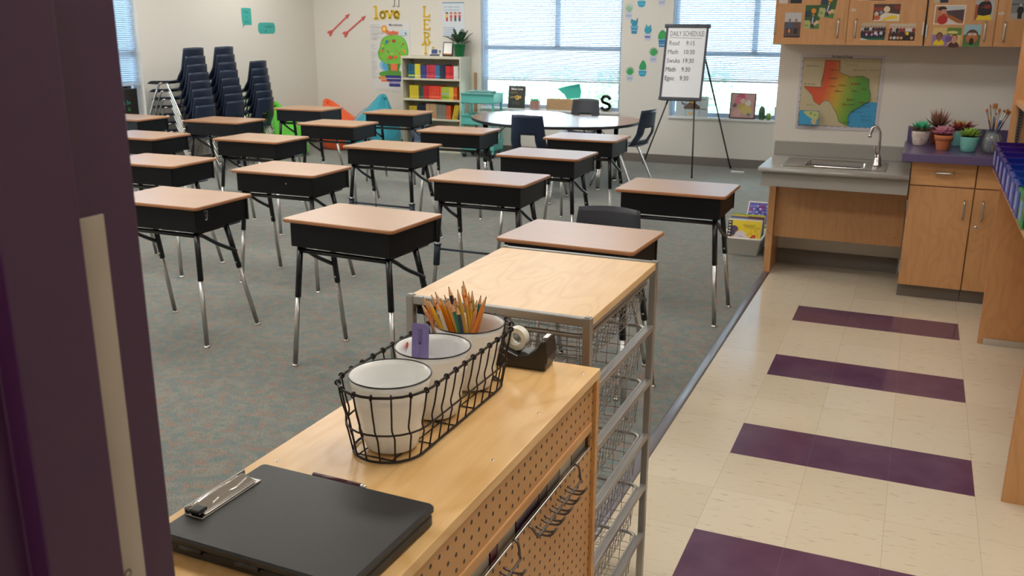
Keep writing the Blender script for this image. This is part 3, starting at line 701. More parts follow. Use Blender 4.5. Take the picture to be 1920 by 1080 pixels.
for k, x in enumerate((-5.865, -5.80)):
    o = strokes([[(.01, .22), (.01, .02)], ringpts(-.005, .02, .015, .018, 0, -170, 8)], .007, .004).build('wall_letter', mat('thin_letter', '#6a5f68', .5), loc=(x - .01, YW - .001, 1.80))
    tag(o, 'thin dark hooked letter above the word love, %s of the pair' % ('left' if k == 0 else 'right'), 'wall letter')
def arrow(x0, z0, x1, z1, lab):
    L = math.hypot(x1 - x0, z1 - z0); a = math.atan2(z1 - z0, x1 - x0)
    s = MB(); Mx = Matrix.Rotation(-a, 4, 'Y')
    s.prism([(.03, -.008), (L - .06, -.008), (L - .06, .008), (.03, .008)], -.012, 0, M=Mx)
    s.prism([(L - .07, -.028), (L, 0), (L - .07, .028), (L - .055, 0)], -.012, 0, M=Mx)
    s.prism([(.04, 0), (.06, .012), (.01, .034), (-.02, .034), (.0, 0), (-.02, -.034), (.01, -.034), (.06, -.012)], -.012, 0, M=Mx)
    o = s.build('wall_arrow', mat('coral_paint', '#d8605c', .5), loc=(x0, YW - .001, z0)); tag(o, lab, 'wall arrow', 'coral arrows on the back wall')
arrow(-6.885, 1.46, -6.555, 1.715, 'coral arrow decoration pointing up, the one nearer the wall corner')
arrow(-6.645, 1.45, -6.306, 1.69, 'coral arrow decoration pointing up, the one nearer the word love')
# tree poster
w_, h_ = .605, .885
q = ART(); q.card(-w_ / 2, w_ / 2, 0, h_, .002, '#dcdbdb')
for k in range(11): q.rect(-.21, .0, .17 + .028 * k * .2, .172 + .028 * k * .2, '#dcdbdb') if 0 else None
q.el(-.01, .34, .16, .10, '#8ec0e4', 20); q.el(-.02, .33, .11, .07, '#5da6dc', 20)
crown = smooth([(-.16, .56), (-.19, .50), (-.17, .42), (-.10, .37), (.0, .33), (.13, .34), (.22, .40), (.27, .48), (.265, .58), (.22, .68), (.12, .72), (-.02, .72), (-.12, .67)], 5)
q.poly(crown, '#5fae3c'); q.poly([(a * .93 + .003, b * .96 + .022) for a, b in crown], '#79c24a')
q.poly([(-.05, .36), (-.03, .24), (.12, .24), (.15, .36)], '#4f8f36'); q.rect(.0, .10, .24, .36, '#e87850')
q.poly(smooth([(-.18, .22), (-.14, .255), (.0, .27), (.2, .26), (.28, .22), (.2, .19), (-.1, .19)], 4), '#5a9c40')
q.rect(-.19, .0, .155, .195, '#e09a50'); q.rect(-.15, .02, .125, .15, '#e87838'); q.rect(.14, .26, .16, .20, '#b0c060')
q.poly([(-.09, .21), (.17, .21), (.15, .13), (-.06, .13)], '#3a3a86'); q.rect(-.08, .155, .165, .172, '#e6e2ea'); q.rect(-.03, .14, .085, .125, '#4a4a92'); q.rect(-.03, .14, .108, .118, '#e0dcf0'); q.rect(-.03, .14, .065, .086, '#2c2a78')
rs = random.Random(4)
for k in range(34):
    a, b = rs.uniform(-.13, .22), rs.uniform(.38, .66); q.el(a, b, rs.uniform(.006, .016), rs.uniform(.006, .014), rs.choice(['#d8402c', '#e8a030', '#2f7fae', '#3a8a9c', '#e8c840', '#c83838', '#e07030']), 9)
q.el(.06, .65, .022, .022, '#c03030'); q.el(-.04, .645, .018, .014, '#2f6fa8'); q.el(.0, .44, .03, .022, '#e8562c'); q.el(.08, .445, .028, .02, '#e06a2c'); q.el(.22, .52, .018, .018, '#e8a030'); q.el(-.13, .52, .018, .018, '#e89a30')
q.el(-.075, .80, .042, .048, '#e89420', 20); q.el(-.075, .80, .022, .028, '#f4d480', 16); q.text('Rayitas', -.045, .735, .075, '#e8682c', sx=.85, bold=.003)
q.text('Mis tradiciones', .0, .84, .042, '#4a4650', sx=.78, bold=.0004)
q.rect(.16, .27, .72, .79, '#c8dce8'); q.el(.245, .745, .012, .018, '#5a8a5a')
for k in range(30):
    if k in (9, 10, 14, 19): continue
    zz = .855 - k * .0235; L = rs.uniform(.10, .19) if k < 8 else rs.uniform(.05, .10)
    q.rect(-.285, -.285 + L, zz, zz + .004, '#9aa0a6')
q.rect(-.22, .1, .028, .031, '#a8a8ac')
onwall('tree_poster', q, -5.95, .725, 'tall white poster of green fruit tree in a purple pot beside bookcase', 'poster', d=.004)
# children poster
q = ART(); q.card(-.155, .155, 0, .42, .002, '#d6dde4'); q.rect(-.155, .155, .408, .42, '#5a8cb8'); q.rect(-.155, .155, 0, .008, '#5a8cb8')
q.text('Los amigos juntos', -.135, .355, .034, '#6a98b4', sx=.92); q.text('Los maestros de', -.135, .318, .034, '#6a98b4', sx=.95)
for k, (hx, c1, c2) in enumerate(((-.09, '#e0c040', '#b83048'), (-.03, '#d05050', '#c06a6a'), (.03, '#b82c38', '#38445a'), (.09, '#c84a3c', '#4a5668'))):
    q.rect(hx - .016, hx + .016, .235, .265, c1); q.rect(hx - .013, hx + .013, .19, .235, c2); q.el(hx, .28, .016, .018, '#e0b090'); q.poly(ellipse(hx, .286, .02, .016, 12), '#a83a2c' if k else '#2a2024'); q.el(hx, .276, .012, .011, '#e6b898')
for k in range(4): q.rect(-.14, .02 + .03 * (k % 2), .11 - k * .028, .116 - k * .028, '#8aa6c0')
onwall('friends_poster', q, -5.015, 1.435, 'small pale blue poster with four cartoon children behind the potted plant', 'poster', d=.004)
# succulent decals
def decal(kind, x, z, label):
    q = ART()
    if kind in (0, 1, 2):
        pc, st = ('#8f9cc0', '#d9dde8') if kind != 1 else ('#3f8fb4', '#cfe4ee')
        q.poly([(-.042, .075), (.042, .075), (.032, 0), (-.032, 0)], '#c8cddc' if kind != 1 else '#2f86b4'); q.rect(-.046, .046, .066, .08, '#c2cbe0' if kind != 1 else '#78b4d0')
        q.rect(-.034, .034, .028, .05, pc); 
        for k in range(5): q.el(-.026 + .013 * k, .039, .004, .006, st, 8)
    if kind == 3:
        q.poly(smooth([(-.042, .075), (.042, .075), (.036, .012), (0, 0), (-.036, .012)], 4), '#2a9cc4'); q.rect(-.044, .044, .066, .08, '#bcd4e4'); 
        for k in range(3): q.el(-.02 + .02 * k, .035, .007, .009, '#7cd0e4', 8)
    if kind == 4:
        q.poly([(-.046, .08), (.046, .08), (.036, 0), (-.036, 0)], '#2272ac'); q.rect(-.05, .05, .078, .092, '#8ab8d8'); q.rect(-.03, .03, .02, .028, '#bfe0f0'); q.rect(-.036, .034, .045, .052, '#6ab0d8')
    if kind == 0:   # pale spiky
        for k in range(7): a = R(35 + 18 * k); q.poly([(-.013, .08), (.013, .08), (.085 * math.cos(a), .08 + .11 * math.sin(a))], '#84b8a0' if k % 2 else '#9cc8b0')
    if kind == 1:   # blue cactus pads
        q.el(0, .115, .036, .04, '#2f8fae'); q.el(-.03, .14, .02, .026, '#3a9ab8'); q.el(.032, .15, .009, .03, '#2c7c98'); q.rect(-.052, .052, .078, .088, '#5aa8c4')
    if kind == 2:   # spiky green
        for k in range(9): a = R(28 + 15.5 * k); q.poly([(-.017, .08), (.017, .08), (.075 * math.cos(a), .08 + .105 * math.sin(a))], '#2f9a58' if k % 2 else '#3fae62')
    if kind == 3: q.poly(smooth([(-.036, .08), (-.04, .12), (-.02, .165), (.004, .185), (.03, .16), (.042, .12), (.034, .08)], 4), '#2a9a5c'); [q.el(-.02 + .02 * (k % 3), .10 + .022 * (k // 3), .003, .003, '#6cc88c', 6) for k in range(9)]
    if kind == 4: q.poly(smooth([(-.04, .09), (-.052, .12), (-.036, .165), (0, .19), (.036, .165), (.052, .12), (.04, .09)], 4), '#2fa052'); [q.el(-.03 + .02 * (k % 4), .11 + .022 * (k // 4), .004, .006, '#5cc878', 6) for k in range(12)]
    if kind == 5:
        q.poly([(-.042, .078), (.042, .078), (.034, 0), (-.034, 0)], '#c4c8dc'); q.rect(-.034, .03, .03, .052, '#5a6cb0'); q.el(0, .118, .045, .042, '#2c9cb8'); q.el(-.02, .16, .012, .022, '#4ab0c8'); q.el(.026, .155, .012, .022, '#3aa4bc')
    onwall('wall_decal', q, x, z, label, 'wall decal', 'potted succulent decals between the windows')
decal(3, -2.571, 1.79, 'teal pot decal cut by the top, highest between the windows')
decal(0, -2.72, 1.655, 'pale spiky succulent decal in a patterned white pot between the windows')
decal(1, -2.645, 1.49, 'blue heart-padded cactus decal in a blue banded pot')
decal(5, -2.48, 1.415, 'round blue cactus decal with two ears in a white pot')
decal(4, -2.304, 1.345, 'plump green cactus decal in deep blue pot next to the easel')
decal(2, -2.403, 1.165, 'spiky green aloe decal in white pot, halfway down beside easel')
decal(3, -2.525, 1.005, 'oval green cactus decal in a bright blue rounded pot')
decal(2, -2.678, .94, 'leafy green succulent decal lowest of all, next to the window edge')
decal(2, -2.33, 1.80, 'green succulent decal at top, nearest the easel window')
# teal notes on the left wall
q = ART(); q.poly(smooth([(-.09, .19), (-.075, .215), (.08, .215), (.09, .20), (.09, .04), (.075, .02), (-.045, .015), (-.085, -.02), (-.078, .03), (-.09, .06)], 4), '#3bb0a8')
for k, t in enumerate(('Mas', 'is', 'Feliz')): q.text(t, 0, .155 - .058 * k, .05, '#24666a', 'CENTER')
o = q.build('wall_note', PRINT, loc=(XL + .002, 4.035, 1.55), rot=(0, 0, R(90))); tag(o, 'teal speech-bubble paper note with three handwritten lines above the stacks', 'paper note')
q = ART(); q.poly(rrect(-.17, .17, -.068, .068, .05, 6), '#3bb0a8'); q.text('nuestra', -.03, .0, .05, '#24666a'); q.line([(-.05, .02), (.14, .03)], .004, '#24666a'); q.text('gr', -.04, -.045, .05, '#24666a')
o = q.build('wall_note', PRINT, loc=(XL + .002, 4.41, 1.53), rot=(0, 0, R(90))); tag(o, 'teal rounded paper note nearest the wall corner', 'paper note')

# ---------------------------------------------------------------- bean bags
def beanbag(x, y, r, h, colr, label, seed, lean=(0, 0), name_part='tuft'):
    t = empty('beanbag', (x, y, 0), 0, label, 'beanbag', 'beanbags by the back wall corner'); rs = random.Random(seed); ph = [rs.uniform(0, 6) for _ in range(8)]
    prof = [(0, 0), (.6, 0), (.86, .02), (.97, .12), (1.0, .26), (.96, .40), (.84, .55), (.66, .68), (.46, .80), (.30, .90), (.18, .97), (.08, 1.0), (0, 1.0)]
    pr = smooth(prof, 4, False); n = 48; vs = []
    for r_, z in pr:
        for k in range(n):
            a = 2 * PI * k / n
            fold = 1 + .035 * math.sin(a * 5 + ph[0] + z * 5) * (z > .02) + .022 * math.sin(a * 11 + ph[1] - z * 9) * min(1, z * 2) + .05 * math.sin(a * 2 + ph[2]) * min(1, z * 2)
            zz = z * h * (1 + .05 * math.sin(a * 3 + ph[3]) * (z > .1)) if z > 0 else 0
            vs.append((max(0, r_) * r * fold * math.cos(a) + lean[0] * z * z, max(0, r_) * r * fold * math.sin(a) * .92 + lean[1] * z * z, zz))
    s = MB(); s.add(vs, [(i * n + k, i * n + (k + 1) % n, (i + 1) * n + (k + 1) % n, (i + 1) * n + k) for i in range(len(pr) - 1) for k in range(n)], 0, None, True)
    s.build('body', mat('fabric_' + colr, colr, .6, noise=(30, .06), **{'Sheen Weight': .3}), t)
    c = MB(); c.ell((lean[0], lean[1], h * .985), (r * .16, r * .14, .022), 14, 6, fn=lambda q_, d: Vector((q_.x, q_.y, q_.z + .008 * math.sin(math.atan2(d.y, d.x) * 6))))
    c.build('top_tuft', mat('fabric_' + colr, colr, .6), t)
    sm = MB()
    for k in range(6):
        a = 2 * PI * k / 6 + ph[4]; sm.tube([(r * 1.0 * q_ * math.cos(a) + lean[0] * z_ * z_, r * q_ * math.sin(a) * .92 + lean[1] * z_ * z_, z_ * h + .0) for q_, z_ in ((.99, .14), (1.02, .26), (.985, .40), (.86, .55), (.68, .68), (.48, .80))], .004, 4)
    sm.build('seams', mat('fabric_' + colr, colr, .6), t)
    return t
beanbag(-6.75, 4.12, .34, .62, '#4fb81c', 'lime green beanbag nearest the chair stacks', 1, (-.12, .02))
beanbag(-6.44, 5.0, .33, .60, '#e0561a', 'orange beanbag in the wall corner', 2, (-.28, .04))
o = beanbag(-5.86, 4.76, .36, .70, '#1690a4', 'turquoise beanbag with wrinkled peak beside the bookcase', 5, (.12, .10))

# ---------------------------------------------------------------- teal rolling cart
M_teal = mat('teal_plastic', '#5fb8b0', .3, **{'Alpha': 1.0})
M_teal2 = mat('pale_teal_plastic', '#8cb8b6', .35)
tc_ = empty('rolling_cart', (-4.42, 5.02, 0), 0, 'three-tier turquoise plastic rolling cart between bookcase and window', 'cart')
for i, z in enumerate((.09, .40, .66)):
    b = MB().box(-.22, .22, -.14, .14, z, z + .008).box(-.22, .22, -.14, -.134, z, z + .12).box(-.22, .22, .134, .14, z, z + .12).box(-.22, -.214, -.134, .134, z, z + .12).box(.214, .22, -.134, .134, z, z + .12)
    b.box(-.235, .235, -.155, -.14, z + .11, z + .122).box(-.235, .235, .14, .155, z + .11, z + .122)
    b.build('tray', M_teal, tc_, bevel=.002)
for sx in (-1, 1):
    for sy in (-1, 1): MB().box(sx * .20 - .012, sx * .20 + .012, sy * .12 - .012, sy * .12 + .012, .05, .66).build('post', M_teal, tc_)
for sx in (-1, 1):
    for sy in (-1, 1): MB().lathe([(.0, -.011), (.026, -.011), (.028, -.006), (.028, .006), (.026, .011), (0, .011)], 14).build('caster_wheel', M_leg, tc_, loc=(sx * .19, sy * .12, .028), rot=(R(90), 0, 0))
b = MB()
b.lathe([(0, .006), (.0, 0), (.085, 0), (.10, .13), (.106, .13), (.106, .138), (.096, .138), (.083, .006), (0, .006)], 4)
for i, q_ in enumerate(b.v):
    p_ = Matrix.Rotation(R(45), 4, 'Z') @ Vector(q_); b.v[i] = (p_.x * 2.1, p_.y * 1.15, p_.z)
b.sm = [False] * len(b.sm)
o = b.build('storage_tub', M_teal2, loc=(-4.42, 5.03, .669)); tag(o, 'pale teal tub standing in the top tray of the turquoise cart', 'tub')
pk = MB().box(-.016, .016, -.01, .01, 0, 1.0).build('wooden_stick', mat('stick_wood', '#a9805c', .6, noise=(20, .1)), loc=(-4.70, 5.415, 0), bevel=.003); tag(pk, 'brown wooden stick leaning upright in the gap beside the bookcase', 'stick')

# ---------------------------------------------------------------- window sill things
ys = YW + .01
o_ = empty('chalkboard_book', (-4.14, ys - .02, .575), 0, 'black chalkboard-style book with gold picture propped on window sill', 'book')
MB().box(-.115, .115, -.006, .006, 0, .275, M=Matrix.Rotation(R(-8), 4, 'X')).build('cover', mat('dark_cover', '#37322f', .5), o_, bevel=.001)
q = ART(-.0075); q.text('Maker Love', 0, .225, .036, '#e8e4dc', 'CENTER', sx=.9, bold=.001); q.text('Spanish', -.04, .185, .03, '#a88a3c', 'CENTER'); q.el(.02, .135, .05, .018, '#c89a3c'); q.el(.01, .13, .026, .03, '#d8b050'); q.line([(-.09, .13), (.06, .15)], .012, '#b8904a'); q.el(.005, .128, .01, .012, '#5a4020')
for k in range(3): q.rect(-.06, .05, .07 - k * .012, .074 - k * .012, '#6a6660')
q.build('cover_print', PRINT, o_, rot=(R(-8), 0, 0))
pj = empty('planter', (-3.885, ys - .02, .5745), 0, 'square clear planter with soil and short grass on the sill', 'planter')
MB().rbox(-.055, .055, -.05, .05, 0, .10, .02, 4).build('soil', mat('reddish_soil', '#a87f74', .8, noise=(60, .2)), pj)
gl = MB(); rs = random.Random(2)
for k in range(160):
    x, y, a = rs.uniform(-.05, .05), rs.uniform(-.045, .045), rs.uniform(0, 6.3); gl.add([(x - .003 * math.cos(a), y - .003 * math.sin(a), .098), (x + .003 * math.cos(a), y + .003 * math.sin(a), .098), (x + rs.uniform(-.012, .012), y + rs.uniform(-.01, .01), .098 + rs.uniform(.02, .045))], [(0, 1, 2)])
gl.build('grass', mat('sprout_green', '#5aa878', .6), pj)
MB().rbox(-.06, .06, -.055, .055, .0, .004, .02, 4).build('dish', M_white_trim, pj)
ws = MB().box(-.30, .30, -.012, .012, 0, .135, M=Matrix.Rotation(R(-6), 4, 'X')).build('wooden_sign', wood('sign_wood', '#b8946c', '#9c7a54', axis='X', ring=.5), loc=(-3.43, ys - .02, .5755), bevel=.002); tag(ws, 'long plain wooden plank sign lying along the sill of the left window', 'sign')
st = MB(); st.prism([(0, 0), (.04, 0), (.04, .012), (0, .012)], 0, .001)
S_pts = smooth([(.05, .135), (.03, .165), (-.02, .17), (-.05, .14), (-.04, .105), (0, .09), (.04, .075), (.052, .045), (.03, .015), (-.02, .01), (-.055, .04)], 4, False)
st = MB()
for (a, b), (c, d) in zip(S_pts[:-1], S_pts[1:]):
    L = math.hypot(c - a, d - b); ux, uz = (c - a) / L, (d - b) / L; nx, nz = -uz * .018, ux * .018; st.prism([(a - ux * .006 + nx, b - uz * .006 + nz), (a - ux * .006 - nx, b - uz * .006 - nz), (c + ux * .006 - nx, d + uz * .006 - nz), (c + ux * .006 + nx, d + uz * .006 + nz)], -.03, 0)
st.box(-.065, .065, -.03, 0, -.014, .0)
o = st.build('decorative_letter', mat('stone_letter', '#b4b6a8', .7, noise=(30, .25)), loc=(-2.96, ys, .589)); tag(o, 'stone-coloured letter S standing on window sill behind the grey chair', 'letter')
q = MB(); q.prism([(-.16, .125), (-.03, .16), (.13, .195), (.155, .11), (.145, .02), (-.03, .0), (-.07, .06)], -.006, 0)
o = q.build('paper_bird', mat('teal_paper', '#3cb8a8', .6), loc=(-3.47, YW + .095, .70)); tag(o, 'teal cut paper shape stuck on the window glass above the wooden sign', 'paper shape')
# window 2 sill
vp_ = empty('volcano_print', (-1.92, ys + .01, .5595), 0, 'clear three-part picture panel of a brown volcano behind easel legs', 'picture')
q = ART(-.004); q.card(-.19, .19, 0, .235, .004, '#bcc8cc')
q.poly([(-.10, .11), (-.03, .165), (.03, .165), (.10, .11), (.09, .085), (-.09, .085)], '#6a5248'); q.el(-.0, .185, .03, .03, '#e8a020'); q.el(0.01, .195, .055, .022, '#dcc488'); q.poly([(-.13, .175), (-.10, .15), (-.07, .145), (-.08, .13), (-.12, .14)], '#2c3a5c'); q.rect(.10, .17, .085, .095, '#4a5868')
q.line([(-.07, 0), (-.07, .235)], .003, '#4a5058'); q.line([(.09, 0), (.09, .235)], .003, '#4a5058'); q.rect(-.04, .02, .02, .05, '#d8b478'); q.build('panel', PRINT, vp_, rot=(R(-5), 0, 0))
fp = empty('framed_painting', (-1.335, ys, .5595), 0, 'framed pink and yellow abstract painting on the sill by the easel', 'painting')
MB().box(-.145, .145, -.008, .008, 0, .29, M=Matrix.Rotation(R(-7), 4, 'X')).build('frame', mat('dark_wood_frame', '#3a2a2a', .4), fp, bevel=.002)
q = ART(-.0095); q.rect(-.132, .132, .013, .277, '#c89a98'); rs = random.Random(9)
for c_, a, b, r_ in (('#c85a74', -.02, .24, .05), ('#d8788c', -.05, .21, .045), ('#c8a860', .0, .13, .07), ('#d0b870', .04, .10, .06), ('#d8d0c8', .06, .18, .04), ('#7a5a68', -.09, .15, .025), ('#6a8a7c', .07, .05, .022), ('#d8a8a0', -.06, .06, .05), ('#e0b8b0', .0, .2, .03)): q.poly(smooth([(a + r_ * math.cos(k) * rs.uniform(.7, 1.2), b + r_ * math.sin(k) * rs.uniform(.7, 1.1)) for k in (0, 1.05, 2.1, 3.14, 4.2, 5.2)], 4), c_)
q.build('canvas', PRINT, fp, rot=(R(-7), 0, 0))
cc = empty('glass_cactus', (-1.113, ys, .5595), 0, 'dark striped cactus-shaped ornament on the right window sill', 'ornament')
cz = MB(); n = 20; prf = [(0, 0), (.026, 0), (.032, .03), (.033, .09), (.026, .13), (.012, .15), (0, .154)]; cz.lathe(prf, n)
cz.v = [(x * (1 + .12 * (i % 2)), y * (1 + .12 * (i % 2)), z) for i, (x, y, z) in enumerate(cz.v)]
cz.build('body', mat('cactus_green', '#4a6a52', .3, noise=(18, .5)), cc)
vt = MB().lathe([(0, 0), (.022, 0), (.027, .075), (.024, .075), (.019, .006), (0, .006)], 18).build('votive_cup', mat('lime_glass', '#a8cc50', .15, **{'Transmission Weight': .4}), loc=(-1.035, ys - .01, .5595)); tag(vt, 'small lime green glass cup on the sill next to the cactus', 'cup')
vb = MB().rbox(-.02, .02, -.02, .02, 0, .15, .008).build('bottle', mat('blue_grey_glass', '#8ea4c4', .2), loc=(-.955, ys, .5595)); tag(vb, 'blue-grey upright bottle at the far right end of sill', 'bottle')
# green-lettered board on the left window's sill
q = ART(); q.card(-.16, .16, 0, .36, .01, '#26241f'); q.text('Ja Sn', 0, .2, .06, '#4aa8a0', 'CENTER'); q.text('A', .03, .13, .06, '#3aa04a', 'CENTER'); q.text('1081', .02, .05, .06, '#3fb07a', 'CENTER')
o = q.build('letter_board', PRINT, loc=(XL - .02, 2.02, .556), rot=(R(0), 0, R(90))); tag(o, 'small black board with green letters on the sill beside the chairs', 'board')

# ---------------------------------------------------------------- easel
M_eb = mat('easel_black', '#15171b', .4)
ez = empty('easel', (-1.83, 4.95, 0), 0, 'black tripod easel standing between the two windows', 'easel')
def rel(p, o=(-1.83, 4.95, 0)): return tuple(a - b for a, b in zip(p, o))
ap = (-1.80, 4.97, 1.60)
for k, ft in enumerate(((-1.65, 4.44, 0), (-2.423, 5.27, 0), (-1.402, 5.33, 0))):
    l = MB().tube([rel(ap), rel(tuple(a * .45 + b * .55 for a, b in zip(ap, ft)))], .011, 8).tube([rel(tuple(a * .48 + b * .52 for a, b in zip(ap, ft))), rel(ft)], .0085, 8).build('leg', M_eb, ez)
    MB().lathe([(0, 0), (.011, 0), (.011, .03), (0, .03)], 8, rel(ft)).build('rubber_foot', M_eb, l)
MB().box(-.03, .03, -.02, .02, 1.555, 1.60).build('head', M_eb, ez, loc=(.03, .02, 0))
zb_ = .83
tl = math.atan2(.22, .77)
br = MB()
def lp(ft, z): t = (ap[2] - z) / ap[2]; return rel(tuple(a + (b - a) * t for a, b in zip(ap, ft)))
br.tube([lp((-1.65, 4.44, 0), .80), lp((-1.402, 5.33, 0), .80)], .006, 6); br.tube([lp((-1.65, 4.44, 0), .80), lp((-2.423, 5.27, 0), .80)], .006, 6)
br.build('brace', M_eb, ez)
MB().box(-.20, .20, -.05, -.0, .795, .81).build('tray_bar', M_eb, ez, loc=(-.06, -.24, 0))
wbd = empty('whiteboard', (-1.875, 4.66, .812), R(1.5), 'white dry-erase board headed DAILY SCHEDULE in marker, held on the easel', 'whiteboard')
BM = Matrix.Rotation(-tl + R(1), 4, 'X'); bw, bh = .455, .80
q = ART(-.0052); q.rect(-bw / 2 + .02, bw / 2 - .02, .02, bh - .02, '#dfe0e4')
INK = '#3a3c42'
def hand(t, x, z, sz, sx=.78): q.text(t, x, z, sz, INK, sx=sx)
hand('DAILY SCHEDULE:', -.185, .685, .078, .60); q.line([(-.185, .668), (.165, .662)], .004, INK)
for t, t2, x, x2, z in (('Read', '9:15', -.185, .0, .585), ('Math', '10:30', -.19, -.02, .49), ('Swuks', '19:30', -.19, -.02, .395), ('Math', '9:30', -.195, -.02, .30), ('Egoc', '9:30', -.195, -.03, .205)):
    hand(t, x, z, .07, .82); hand(t2, x2, z, .07, .82)
q.build('writing_surface', PRINT, wbd, rot=(-tl + R(1), 0, 0))
MB().box(-bw / 2, bw / 2, -.004, .004, 0, bh, M=BM).build('backing', mat('board_back', '#c8c8cc', .5), wbd)
fm = MB().box(-bw / 2 - .01, bw / 2 + .01, -.012, .010, -.01, .022, M=BM).box(-bw / 2 - .004, -bw / 2 + .02, -.009, .009, .02, bh - .02, M=BM).box(bw / 2 - .02, bw / 2 + .004, -.009, .009, .02, bh - .02, M=BM)
fm.build('frame', mat('navy_frame', '#272b3a', .4), wbd)
MB().box(-bw / 2 - .022, bw / 2 + .022, -.016, .012, bh - .025, bh + .012, M=BM).build('top_clamp', mat('navy_frame', '#272b3a', .4), wbd, bevel=.003)

o = MB().rbox(-.075, .075, -.02, .02, 0, .018, .012).build('white_tray', M_enamel, loc=(-1.27, 5.05, 0), rot=(0, 0, R(-4))); tag(o, 'small white strip lying on the carpet near the easel leg', 'strip')

# ---------------------------------------------------------------- sink counter
sk = empty('sink_counter', (.09, 1.0385, 0), 0, 'low grey laminate sink counter on maple panels', 'counter')
def S(x0, x1, y0, y1, z0, z1): return (x0 - .09, x1 - .09, y0 - 1.04, y1 - 1.04, z0, z1)
ct = MB(); bx = (-.10, .275, .50, .83)      # basin hole
yf = .375
for q in ((-.35, bx[0], yf, 1.025), (bx[1], .512, yf, 1.025), (bx[0], bx[1], yf, bx[2]), (bx[0], bx[1], bx[3], 1.025)): ct.box(*S(*q, .718, .745))
ct.build('countertop', M_grey_lam, sk)
MB().tube([(-.44, yf - 1.04, .7315), (.422, yf - 1.04, .7315)], .0135, 10).build('front_edge', M_grey_lam, sk)
MB().box(*S(-.35, .512, 1.015, 1.04, .745, .838)).build('backsplash', M_grey_lam2, sk, bevel=.003)
MB().box(*S(-.33, .512, .40, .418, .628, .718)).box(*S(-.33, -.312, .418, 1.04, .628, .718)).build('apron', M_grey_lam2, sk, bevel=.002)
MB().box(*S(-.316, -.275, .70, 1.03, 0, .628)).build('side_panel', M_maple, sk, bevel=.001)
MB().box(*S(-.274, .512, .735, .753, .245, .628)).build('knee_panel', M_maple_upper, sk, bevel=.001)
for x in (-.25, .47):
    for z in (.30, .53): MB().lathe([(0, 0), (.003, 0), (0, -.0006)], 8).build('screw_cover', M_leg, sk, loc=(x - .09, .7347 - 1.04, z), rot=(R(-90), 0, 0))
bs = empty('sink_basin', (.0725, .69, .745), 0, 'stainless steel drop-in sink basin set in the grey counter', 'sink')
def ringr(x, y, r, z): return [(a, b, z) for a, b in rrect(-x, x, -y, y, r, 5)]
rings = [ringr(.305, .205, .012, .0005), ringr(.303, .203, .012, .004), ringr(.225, .17, .05, .004)]
prf = [ringr(.185, .155, .055, .003), ringr(.180, .150, .052, -.004), ringr(.170, .140, .05, -.12), ringr(.12, .10, .05, -.135)]
def loft(rs_, cap=True):
    s = MB(); N = len(rs_[0]); s.add(sum(rs_, []), [(k * N + i, k * N + (i + 1) % N, (k + 1) * N + (i + 1) % N, (k + 1) * N + i) for k in range(len(rs_) - 1) for i in range(N)] + ([tuple(range((len(rs_) - 1) * N, len(rs_) * N))] if cap else []), 0, None, True); return s
loft([ringr(.305, .205, .012, .0003), ringr(.303, .203, .012, .0035), ringr(.19, .16, .056, .0035), *prf]).build('basin', M_steel, bs)
bs.location.x = .0755
MB().lathe([(0, .004), (.02, .003), (.026, .001), (.028, 0)], 16, (0, 0, -.135)).build('drain', M_chrome, bs)
fc = empty('faucet', (.318, .72, .7495), 0, 'chrome gooseneck faucet beside the sink basin', 'faucet')
MB().lathe([(0, 0), (.028, 0), (.028, .006), (.022, .012), (.02, .05), (.014, .06), (.012, .075), (0, .075)], 20).build('base', M_chrome, fc)
MB().tube(smooth([(0, 0, .07), (0, 0, .16), (-.004, 0, .205), (-.022, -.004, .235), (-.045, -.008, .235), (-.055, -.010, .205), (-.058, -.011, .185)], 5, False), .0085, 12).build('spout', M_chrome, fc)
MB().tube([(-.058, -.011, .192), (-.0595, -.0115, .172)], .011, 12).build('aerator', M_chrome, fc)
MB().tube(smooth([(-.008, -.012, .055), (-.02, -.022, .085), (-.026, -.026, .12)], 4, False), [.009] * 4 + [.006] * 4 + [.008], 10).build('lever_handle', M_chrome, fc)

# ---------------------------------------------------------------- base cabinets and purple worktop
def bar_handle(parent, x, y, z, L, vert=True, r=.0055):
    s = MB(); e = L / 2
    if vert: s.tube(smooth([(x, y, z - e), (x, y - .024, z - e + .008), (x, y - .026, z), (x, y - .024, z + e - .008), (x, y, z + e)], 4, False), r, 8)
    else: s.tube(smooth([(x - e, y, z), (x - e + .008, y - .024, z), (x, y - .026, z), (x + e - .008, y - .024, z), (x + e, y, z)], 4, False), r, 8)
    return s.build('handle', M_nickel, parent)
bcab = empty('base_cabinet', (.69, .7285, 0), 0, 'maple base cabinet with drawer and wide door beside the sink', 'cabinet')
MB().box(-.172, .172, -.29, .31, .085, .83).build('carcass', M_maple, bcab)
MB().box(-.172, .172, -.245, .31, 0, .085).build('toe_kick', M_base, bcab)
d1 = MB().box(-.170, .170, -.308, -.291, .692, .826).build('drawer', M_maple_x, bcab, bevel=.0015); bar_handle(d1, .006, -.308, .770, .10, False)
d1 = MB().box(-.170, .170, -.308, -.291, .087, .686).build('door', M_maple, bcab, bevel=.0015); bar_handle(d1, .130, -.308, .565, .105)
for z in (.566, .20): MB().box(-.176, -.168, -.314, -.296, z - .032, z + .032).build('hinge', M_nickel, d1, bevel=.002)
bc2 = empty('base_cabinet', (1.205, .7285, 0), 0, 'maple base cabinet with a small lock, half hidden behind the shelving panel', 'cabinet')
MB().box(-.34, .34, -.29, .31, .085, .83).build('carcass', M_maple, bc2); MB().box(-.34, .34, -.245, .31, 0, .085).build('toe_kick', M_base, bc2)
MB().box(-.337, .0, -.308, -.291, .692, .826).build('drawer', M_maple_x, bc2, bevel=.0015)
